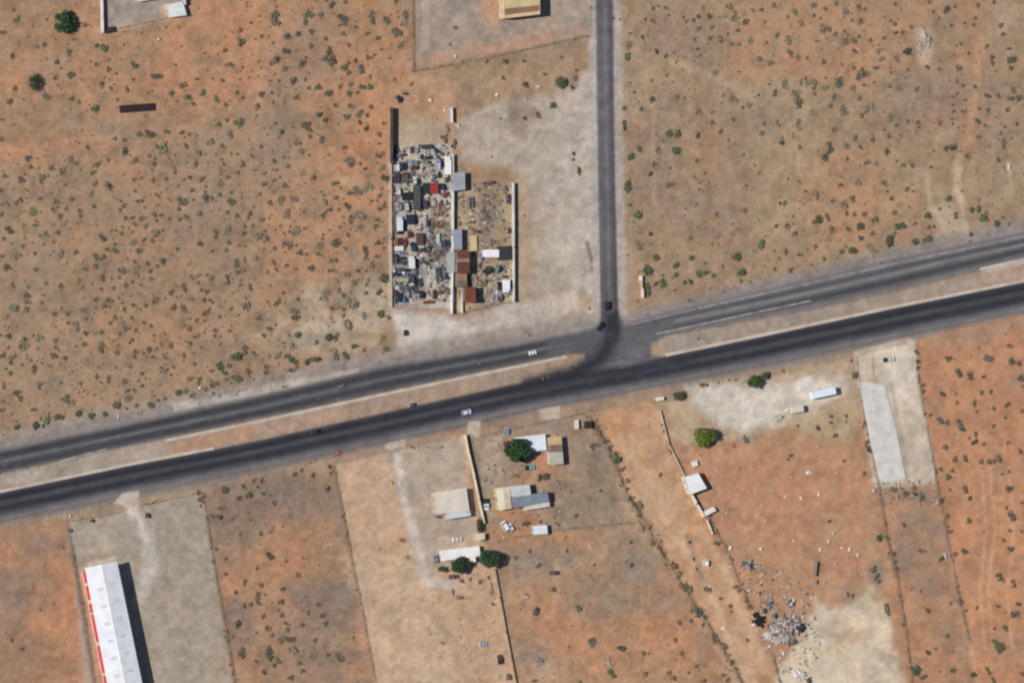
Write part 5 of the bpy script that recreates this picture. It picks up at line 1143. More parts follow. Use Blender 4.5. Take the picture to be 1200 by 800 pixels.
cars = [  # px, py, length, heading, colour, kind
    (465, 174, 8, 90, 'dark grey', 'wreck'), (466, 182, 10, 170, 'grey', 'sedan'), (473, 181.5, 8, 0, 'dark red', 'wreck'), (461.5, 181, 9, 100, 'teal', 'wreck'), (465.5, 195, 11, 90, 'white', 'van'), (470, 195, 10, 90, 'dark grey', 'sedan'), (474.5, 195, 10, 88, 'navy', 'sedan'),
    (475.5, 208, 13, 92, 'brown', 'van'), (480, 210, 9, 90, 'green-grey', 'wreck'), (482.5, 176, 8, 95, 'dark grey', 'wreck'), (488.5, 176, 9, 85, 'silver', 'sedan'), (502, 178.5, 11, 0, 'silver', 'sedan'), (494, 183.5, 6, 90, 'dark red', 'wreck'), (502, 185, 10, 0, 'black', 'sedan'), (500, 190, 11, 0, 'green-grey', 'wreck'),
    (485.5, 190, 10, 180, 'slate blue', 'hatchback'), (486.5, 196.5, 11, 0, 'dark red', 'wreck'), (511.5, 176.5, 7, 120, 'navy', 'wreck'), (517, 179.5, 8, 140, 'brown', 'wreck'), (513.5, 193, 12, 90, 'lilac', 'van'), (517, 191, 11, 90, 'black', 'wreck'), (508.5, 207, 8, 100, 'slate blue', 'sedan'), (515, 205, 8, 90, 'black', 'sedan'), (525, 210, 9, 60, 'dark grey', 'wreck'),  # black wreck beside the lilac van is added as the shadow there
    (486.5, 212, 9, 90, 'white', 'hatchback'), (490.5, 213, 9, 90, 'black', 'wreck'), (519, 219, 8, 90, 'teal', 'van'), (467, 224, 9, 90, 'white', 'van'), (460, 222, 10, 90, 'brown', 'wreck'), (476, 241, 13, 95, 'silver', 'van'), (472.5, 242, 10, 90, 'dark grey', 'wreck'), (479, 243, 12, 92, 'navy', 'sedan'),  # black wreck beside the white hatchback is added as its shadow
    (475, 256, 10, 100, 'silver', 'pickup'), (474, 267, 9, 70, 'dark grey', 'wreck'), (499.5, 240, 11, 92, 'purple', 'wreck'), (502, 238, 7, 90, 'black', 'wreck'), (498, 254, 9, 80, 'white', 'sedan'), (502, 262, 8, 95, 'navy', 'wreck'), (501.5, 269, 8, 30, 'silver', 'wreck'), (509, 235.5, 8, 100, 'silver', 'wreck'),
    (517, 238, 8, 60, 'red', 'wreck'), (521.5, 236.5, 6, 90, 'white', 'hatchback'), (524, 228, 8, 45, 'crimson', 'wreck'), (468.5, 273, 9, 0, 'black', 'sedan'), (465, 283, 9, 90, 'orange red', 'sedan'), (469.5, 283, 9, 90, 'dark red', 'wreck'), (474.5, 284, 10, 100, 'red', 'sedan'), (479.5, 275, 8, 80, 'crimson', 'wreck'), (482.5, 275, 7, 90, 'dark red', 'wreck'),
    (484, 289, 11, 110, 'teal', 'van'), (493, 293, 11, 0, 'dark grey', 'wreck'), (472, 297, 10, 5, 'slate blue', 'sedan'), (472, 302.5, 10, 0, 'black', 'sedan'), (472, 307.5, 11, 0, 'dark grey', 'wreck'), (463, 303, 12, 90, 'dark grey', 'van'), (488.5, 308, 10, 95, 'purple', 'wreck'), (491, 302, 7, 0, 'white', 'hatchback'), (498, 307.5, 9, 150, 'dark grey', 'sedan'),  # purple wreck is added in place of the lower white truck's shadow
    (460.5, 291, 9, 90, 'brown', 'wreck'), (459.5, 277, 9, 95, 'dark grey', 'wreck'), (515.5, 286, 7, 90, 'silver', 'hatchback'), (521, 285, 9, 80, 'purple', 'wreck'), (526, 285.5, 9, 95, 'teal', 'wreck'), (508, 313.5, 8, 0, 'white', 'pickup'), (461, 316, 8, 100, 'white', 'hatchback'), (469, 316, 11, 0, 'dark grey', 'sedan'), (477, 316.5, 9, 0, 'black', 'wreck'),
    (467, 321.5, 10, 0, 'navy', 'wreck'), (477.5, 321.5, 7, 0, 'blue', 'hatchback'), (486.5, 318, 10, 90, 'grey', 'sedan'), (483, 326, 10, 92, 'dark grey', 'van'), (493, 331, 11, 90, 'purple', 'wreck'), (487, 330, 9, 85, 'black', 'wreck'), (476, 332, 7, 20, 'lilac', 'wreck'), (469.5, 334.5, 8, 80, 'grey', 'wreck'), (467, 337, 6, 90, 'cream', 'wreck'), (462, 331, 9, 90, 'silver', 'sedan'),
    (478, 343, 8, 100, 'silver', 'wreck'), (468, 348, 11, 80, 'navy', 'van'), (473, 350, 10, 95, 'slate blue', 'sedan'), (484, 347.5, 7, 0, 'white', 'pickup'), (488, 342, 9, 0, 'teal', 'sedan'), (494, 345, 9, 90, 'black', 'van'), (481.5, 338, 9, 0, 'dark grey', 'wreck'), (463, 343, 9, 90, 'dark grey', 'wreck'),
    (509, 316.5, 8, 90, 'white', 'sedan'), (510, 325.5, 8, 90, 'silver', 'sedan'), (515, 318, 9, 80, 'dark grey', 'wreck'), (521, 317.5, 9, 95, 'slate blue', 'wreck'), (516, 326, 9, 100, 'grey', 'wreck'), (523.5, 324.5, 9, 85, 'navy', 'wreck'), (522.5, 329, 7, 20, 'silver', 'hatchback'), (509.5, 345, 11, 85, 'dark red', 'wreck'), (516, 343, 9, 0, 'brown', 'wreck'), (524, 341, 9, 90, 'grey', 'wreck'),
    # rusty-roofed yard
    (582.5, 315, 9, 70, 'green-grey', 'van'), (587, 314.5, 8, 80, 'navy', 'sedan'), (592.5, 324, 6, 0, 'black', 'hatchback'), (585.5, 335, 10, 90, 'black', 'van'), (601, 334, 9, 100, 'navy', 'sedan'), (577.5, 348, 8, 90, 'silver', 'sedan'), (582, 348, 8, 92, 'lilac', 'sedan'), (588, 350, 9, 60, 'brown', 'wreck'), (573, 356, 6, 0, 'lilac', 'hatchback'), (563.5, 302, 9, 250, 'silver', 'pickup'), (596.5, 233, 11, 80, 'purple', 'wreck'), (597, 270, 7, 90, 'dark red', 'wreck')]
for px, py, L, a, cn, k in cars:
    nm = {'wreck': 'wrecked car', 'sedan': 'saloon car', 'hatchback': 'hatchback', 'van': 'van', 'pickup': 'pickup'}[k]
    vehicle(k, px, py, a + rnd.uniform(-4, 4), C_[cn], None, L, None if k != 'van' else L * .48, WG, None, f"{cn} {nm}")
vehicle('box_truck', 575, 297, 180, (238, 234, 238), 'large white truck parked crosswise between dark containers', 20, 9, zc=2.5)
LANDMARKS.append((575, 297, 'large white truck'))
container(591, 296.5, 14, 16, 2.3, 2, (62, 62, 70), 'dark grey tarpaulined container east of the large white truck', lm='dark tarpaulined container')
vehicle('box_truck', 593.5, 335.5, 270, (234, 234, 240), 'white truck nosing south in the rusty-roofed yard', 15, 8, zc=2.5)
flatbed(549, 238, 3.4, 14, 3, (132, 124, 124), 'western of two narrow grey flatbed trailers in the weedy yard')
flatbed(554, 237, 2.8, 13, 3, (96, 92, 92), 'eastern of two narrow grey flatbed trailers in the weedy yard')
heap(573, 317, 8, 6, 1.8, [(50, 50, 56), (66, 60, 62), (40, 42, 50), (96, 90, 86)], 60, 'black scrap heap south of the large white truck', 200, size=.7)
heap(563, 320, 5, 6, 1.0, [(160, 150, 136), (120, 112, 102), (196, 170, 156)], 40, 'pale scrap heap west of the black one in the yard', 201, size=.5)
heap(569, 331, 4, 6, 1.0, [(64, 62, 60), (150, 140, 130)], 28, 'dark scrap heap north-east of the square rusty shed', 202, size=.55)
heap(574, 214.5, 11, 3, 1.0, [(88, 66, 64), (104, 84, 76), (120, 108, 98)], 50, 'dark red-brown heap of logs at the north of the weedy yard', 203, 'log_heap', 'logs', .7, .1)
heap(560, 271.5, 6, 1.6, .9, [(90, 86, 76), (70, 66, 62)], 20, 'thin dark plank pile in the weedy yard', 204, 'plank_pile', 'planks', .7)
heap(592, 221, 5, 4, .8, [(110, 100, 96), (150, 140, 132), (86, 80, 90)], 30, 'grey scrap pile in the north-east corner of the weedy yard', 205, size=.5)
heap(577, 285, 12, 5, .6, [(150, 130, 112), (110, 98, 92), (170, 150, 136)], 60, 'low scattered scrap north of the large white truck', 206, size=.5)
heap(568, 252, 9, 12, .5, [(128, 116, 102), (150, 136, 118), (104, 98, 90)], 90, 'dry brush and scrap spread in the middle of the weedy yard', 207, 'brush_pile', 'brush', .55)
heap(594, 346, 4, 5, .8, [(110, 116, 112), (170, 166, 160)], 24, 'pale green scrap pile by the whitewashed east wall', 208, size=.5)
heap(539, 344, 3, 6, .5, [(120, 104, 92), (150, 132, 116)], 20, 'brown scrap lying between dividing wall and the wall stub', 209, size=.45)
HP = [(514, 248, 11, 8, 'tan scrap heap south of the bright red container', [(150, 130, 108), (120, 104, 90), (176, 158, 136), (100, 90, 84)], 1.0), (515, 263, 11, 8, 'brown and tan scrap heap in the middle of the scrapyard', [(146, 124, 104), (112, 96, 84), (170, 148, 124), (90, 80, 76)], 1.0),
      (506, 277, 6, 6, 'grey-brown scrap heap east of the brown container', [(126, 116, 112), (100, 92, 90), (150, 140, 132)], 1.2), (503, 291, 6, 8, 'dark grey engine heap south-east of the brown container', [(92, 84, 86), (112, 104, 102), (76, 70, 72)], 1.3),
      (514, 297, 9, 6, 'dark grey scrap heap beside the mint tarpaulin lean-to', [(96, 90, 88), (120, 112, 106), (80, 76, 76), (140, 132, 124)], 1.3), (521, 292, 6, 5, 'grey sheet-metal heap north of the mint tarpaulin lean-to', [(104, 102, 104), (130, 126, 124), (84, 82, 86)], 1.2),
      (520, 338, 8, 6, 'rust-brown scrap heap in the south-east corner of the scrapyard', [(120, 92, 78), (150, 110, 90), (96, 88, 82), (176, 150, 130)], 1.1), (520, 321, 8, 7, 'blue-grey engine heap in the lower scrapyard', [(92, 98, 108), (70, 74, 82), (130, 132, 136), (56, 58, 66)], 1.0),
      (474, 338, 9, 6, 'dark engine heap south of the low yellow trailer', [(70, 66, 72), (100, 96, 98), (140, 132, 126), (54, 52, 58)], 1.0), (461, 250, 3, 12, 'purplish scrap along the west wall of the scrapyard', [(130, 116, 116), (104, 94, 96), (150, 138, 132)], .9), (462, 232, 3, 9, 'pinkish scrap along the west wall near the black container', [(160, 142, 132), (130, 112, 110)], .8),
      (462, 268, 3, 8, 'dark reddish scrap along the west wall by the white truck', [(104, 88, 88), (130, 112, 108)], .9), (463, 352, 5, 5, 'blue-black scrap heap in the south-west corner of the scrapyard', [(70, 74, 84), (100, 102, 108), (150, 146, 142)], .9), (522, 164, 3, 8, 'brown scrap strip north of the white box truck', [(130, 106, 94), (104, 88, 80)], .9), (533, 168, 2, 9, 'dark scrap strip running north of the dividing wall', [(96, 86, 82), (120, 108, 100)], .9),
      (525, 152, 3, 8, 'reddish-brown scrap north of the dividing wall', [(140, 112, 98), (190, 160, 144), (110, 92, 84)], .6), (506, 200, 5, 4, 'small pale scrap heap in the upper aisle', [(176, 164, 150), (140, 130, 120)], .6), (520, 229, 4, 4, 'dark maroon scrap heap east of the red container', [(110, 76, 76), (84, 74, 76), (140, 120, 112)], 1.0)]
HP += [(584, 342, 6, 5, 'grey-white scrap heap among the cars by the whitewashed east wall', [(176, 172, 168), (120, 118, 116), (210, 206, 202)], 1.0), (573, 341, 6, 5, 'pale grey scrap heap south-east of the square rusty shed', [(150, 144, 138), (190, 182, 174), (110, 104, 100)], .9), (590, 313, 6, 4, 'grey scrap heap below the dark tarpaulined container', [(120, 116, 114), (90, 88, 90), (170, 166, 162)], 1.0),
       (581, 326, 6, 4, 'white and grey scrap heap in the middle of the rusty-roofed yard', [(196, 190, 184), (130, 124, 120), (160, 150, 140)], .9), (566, 347, 4, 5, 'mottled scrap heap just east of the square rusty shed', [(140, 130, 122), (100, 92, 88), (186, 176, 166)], .8), (562, 311, 4, 4, 'small dark scrap heap east of the long rusty shed', [(80, 76, 78), (110, 104, 100)], .9)]
for i, (x, y, rx, ry, l, cols_, h) in enumerate(HP): heap(x, y, rx, ry, h, cols_, int(rx * ry * 1.1) + 10, l, 300 + i, size=.55)

# loose bits between the vehicles: nobody could count them
def loose(name, label, quad, n, cols, seed, smin=.2, smax=.9, thr=.42):
    r = random.Random(seed); rs = np.random.RandomState(seed); m = MB(); k = 0; xs = [q[0] for q in quad]; ys = [q[1] for q in quad]
    X = rs.uniform(min(xs), max(xs), n * 5); Y = rs.uniform(min(ys), max(ys), n * 5); ok = inside(X, Y, quad) & (fbm(X, Y, 12, seed, 3) > thr)
    for x, y in list(zip(X[ok], Y[ok]))[:n]:
        p = P(x, y); s_ = smin + (smax - smin) * r.random() ** 2
        m.rbox((p.x, p.y, s_ * .25), (s_ * r.uniform(.8, 1.9), s_ * r.uniform(.4, 1), s_ * r.uniform(.1, .6)), r.uniform(0, 3.14), r.randrange(len(cols)), (r.uniform(-.4, .4), r.uniform(-.4, .4)))
    return tag(m.build(name, [hm(c) for c in cols]), label, None, None, 'stuff')
GC = [(86, 86, 90), (122, 120, 122), (178, 176, 176), (104, 92, 86), (62, 62, 72), (138, 128, 118), (204, 204, 206), (104, 78, 74)]
loose('scrap_litter', 'loose scrap and parts strewn between the scrapyard vehicles', [(459, 172), (530, 168), (529, 352), (459, 357)], 1500, GC, 401, .3, 1.3, .36)
loose('scrap_litter', 'loose scrap strewn over the rusty-roofed yard', [(548, 215), (600, 215), (600, 352), (550, 362), (534, 345), (534, 230)], 900, [(128, 116, 102), (104, 96, 90), (160, 146, 128), (86, 82, 84), (200, 194, 186), (120, 96, 80), (140, 138, 136)], 402, .3, 1.2, .36)
loose('rubble_litter', 'scattered rubble and rubbish round the dump in the orange yard', [(868, 650), (950, 685), (962, 765), (935, 805), (905, 780), (880, 735)], 620, [(196, 184, 176), (214, 208, 204), (120, 110, 104), (160, 144, 132), (84, 82, 84)], 403, .25, 1.0, .40)
loose('rubble_litter', 'white rubbish specks scattered over the orange yard', [(800, 520), (1000, 500), (1040, 700), (890, 690)], 130, [(220, 210, 200), (190, 170, 152), (120, 96, 82)], 404, .25, .8, .45)
loose('rubble_litter', 'small rubbish strewn round the farm sheds', [(560, 515), (665, 505), (665, 630), (570, 632)], 320, [(186, 172, 156), (120, 104, 92), (90, 82, 76), (210, 200, 188), (150, 104, 80)], 405, .25, .8, .42)
loose('rubble_litter', 'rubbish and bits lying about in the pale tan lot', [(500, 660), (578, 660), (600, 800), (520, 800)], 150, [(150, 120, 96), (120, 98, 82), (200, 184, 164)], 406, .25, .7, .45)
loose('rubble_litter', 'bits and pebbles lying along the highway verges and median', [(0, 515), (300, 450), (600, 395), (690, 384), (690, 436), (600, 452), (300, 515), (0, 580)], 240, [(110, 96, 86), (170, 156, 142), (84, 76, 72)], 407, .2, .5, .5)
loose('rubble_litter', 'rubble at the south end of the cream concrete lot', [(1022, 566), (1100, 560), (1100, 590), (1030, 590)], 160, [(196, 186, 174), (130, 120, 112), (100, 94, 90), (160, 146, 132)], 408, .3, 1.0, .40)
# ------------------------------------------------------------------ trees, bushes, desert shrubs, dry grass
def leafmat(name, c, rand=.25, var=.4):
    return mat(name, rgb(*c), 0.85, var, 0.9, rand=rand, spec=0.15)
GREY_L = leafmat('grey_green_leaf', (146, 138, 119), .2, .25); SAGE_L = leafmat('dark_sage_leaf', (116, 114, 99), .2, .25); TWIG = mat('dry_twig', rgb(120, 104, 90), 0.95, 0.2, 2.0)
GREEN_L = leafmat('mesquite_leaf', (108, 116, 90)); DARK_L = leafmat('dark_tree_leaf', (66, 88, 62)); LIME_L = leafmat('yellow_green_leaf', (112, 122, 58)); BARK = mat('bark', rgb(92, 76, 62), 0.95, 0.2, 2.0, bump=0.4)
DRY_L = leafmat('dry_leaf', (126, 108, 90)); GRASS_L = mat('dry_grass_blade', rgb(142, 124, 96), 0.95, 0.25, 0.5)

def leaf_cloud(r, n, blobs, size, up=.35):
    """n leaf faces spread through the blobs' volume (centre, radii): numpy arrays of points, two triangles each as a quad."""
    w = np.array([b[3] * b[4] * b[5] for b in blobs]); k = r.choice(len(blobs), n, p=w / w.sum()); B = np.array(blobs)[k]
    d = r.normal(size=(n, 3)); d /= np.linalg.norm(d, axis=1)[:, None]; q = r.rand(n) ** .45
    c = B[:, :3] + d * q[:, None] * B[:, 3:6]
    c[:, 2] = np.abs(c[:, 2])
    a = r.normal(size=(n, 3)); a[:, 2] *= .7; a /= np.linalg.norm(a, axis=1)[:, None]
    b = np.cross(a, r.normal(size=(n, 3))); b /= np.linalg.norm(b, axis=1)[:, None]
    s = (size * r.uniform(.55, 1.4, n))[:, None]
    V = np.stack([c - a * s, c + b * s * .6, c + a * s, c - b * s * .6], 1)
    return V.reshape(-1, 3), np.arange(n * 4).reshape(n, 4)
def shrub_mesh(name, seed, n, leaf, size=.26, flat=.5, twigs=7, dens=1.0):
    r = np.random.RandomState(seed); rr = random.Random(seed); m = MB()
    nb = rr.randint(3, 5); blobs = []
    for _ in range(nb):
        a = rr.uniform(0, 6.283); q = rr.uniform(.2, .5); s_ = rr.uniform(.42, .62)
        blobs.append((q * math.cos(a), q * math.sin(a), flat * rr.uniform(.35, .6), s_, s_ * rr.uniform(.7, 1.1), flat * .55))
    V, F = leaf_cloud(r, n, blobs, size)
    m.add(V.tolist(), F.tolist(), 0)
    for _ in range(twigs):
        a = rr.uniform(0, 6.283); q = rr.uniform(.4, .9); m.tube((0, 0, 0), (q * math.cos(a), q * math.sin(a), flat * rr.uniform(.7, 1.3)), .035, .012, 3, 1)
    return m.mesh(name, [leaf, TWIG])
GREY = [shrub_mesh('desert_shrub', 10 + i, 90 if i % 2 else 70, GREY_L, .17) for i in range(6)]
GREENS = [shrub_mesh('green_bush', 30 + i, 240, GREEN_L, .17, .65) for i in range(4)]
DRYS = [shrub_mesh('dry_bush', 40 + i, 90, DRY_L, .2, .5, 10) for i in range(3)]
DARKS = [shrub_mesh('desert_shrub', 50 + i, 104, SAGE_L, .18, .45) for i in range(3)]

def tree(px, py, rx, ry, h, label, leaf, seed, n=1500, lm=None, name='tree'):
    """Tapered trunk, limbs that reach into the clumps of the crown, leaves in many small faces with gaps between clumps."""
    rr = random.Random(seed); r = np.random.RandomState(seed); rx *= MPP * 1.05; ry *= MPP * 1.05
    p = P(px, py, h * .55); root = thing(name, label, 'tree', (p.x, p.y, 0)); blobs = []
    for k in range(15):
        a = 6.283 * k / 15 + rr.uniform(-.3, .3); q = rr.uniform(.42, .78); s_ = rr.uniform(.28, .42)
        blobs.append((rx * q * math.cos(a), ry * q * math.sin(a), h * rr.uniform(.42, .78), rx * s_, ry * s_, h * rr.uniform(.14, .24)))
    blobs.append((0, 0, h * .78, rx * .55, ry * .55, h * .2))
    V, F = leaf_cloud(r, n, blobs, max(.26, rx * .085)); m = MB(); m.add(V.tolist(), F.tolist()); m.build('crown', leaf, root)
    m = MB(); m.tube((0, 0, 0), (rr.uniform(-.2, .2), rr.uniform(-.2, .2), h * .4), h * .05, h * .032, 8)
    for b in blobs[:7]: m.tube((0, 0, h * .36), (b[0] * .85, b[1] * .85, b[2]), h * .022, h * .008, 5)
    m.build('trunk', BARK, root)
    if lm: LANDMARKS.append((px, py, lm))
    return root
tree(75, 25.5, 12, 13.5, 6.5, 'round dark tree standing alone on orange sand west of the grey yard', DARK_L, 1, 2200, 'lone dark tree')
tree(41, 96.5, 7, 10, 4.5, 'narrow dark tree on orange sand south of the round dark tree', DARK_L, 2, 1100, 'narrow dark tree')
tree(607, 527, 17, 12.5, 9.0, 'broad dark shade tree leaning over the white farmhouse', DARK_L, 3, 3600, 'broad shade tree')
tree(539, 662.5, 11, 9.5, 6.5, 'dark tree on the south side of the white mobile home', DARK_L, 4, 2500)
tree(572, 653.5, 11, 12, 8.5, 'large dark tree at the east end of the white mobile home', DARK_L, 5, 3000, 'large dark tree by the mobile home')
tree(562, 616, 4.5, 10, 3.6, 'narrow dark tree squeezed against the long boundary wall', DARK_L, 6, 800)
tree(518.5, 666.5, 6.5, 3.8, 2.4, 'clipped dark hedge clump west of the dark tree by the mobile home', DARK_L, 7, 600, None, 'hedge')
tree(825.5, 511, 12, 12.5, 7.5, 'round yellow-green tree at the edge of the orange yard', LIME_L, 8, 3000, 'yellow-green tree')
tree(884, 447.5, 8.5, 9, 5.2, 'bright green tree on the pale gravel near the highway', leafmat('fresh_leaf', (74, 106, 54)), 9, 1300, 'bright green tree')
tree(896.5, 440, 5.5, 5, 2.8, 'small dark green tree beside the bright green tree', GREEN_L, 10, 700)
tree(795.5, 464, 7.5, 6.5, 3.2, 'green bushy tree at the west end of the pale gravel', GREEN_L, 11, 1000, 'green tree by the pale gravel')
tree(657, 96.5, 7.5, 7.5, 3.4, 'round green tree in the weedy ground west of the side road', GREEN_L, 12, 1000, 'round green tree by the side road')

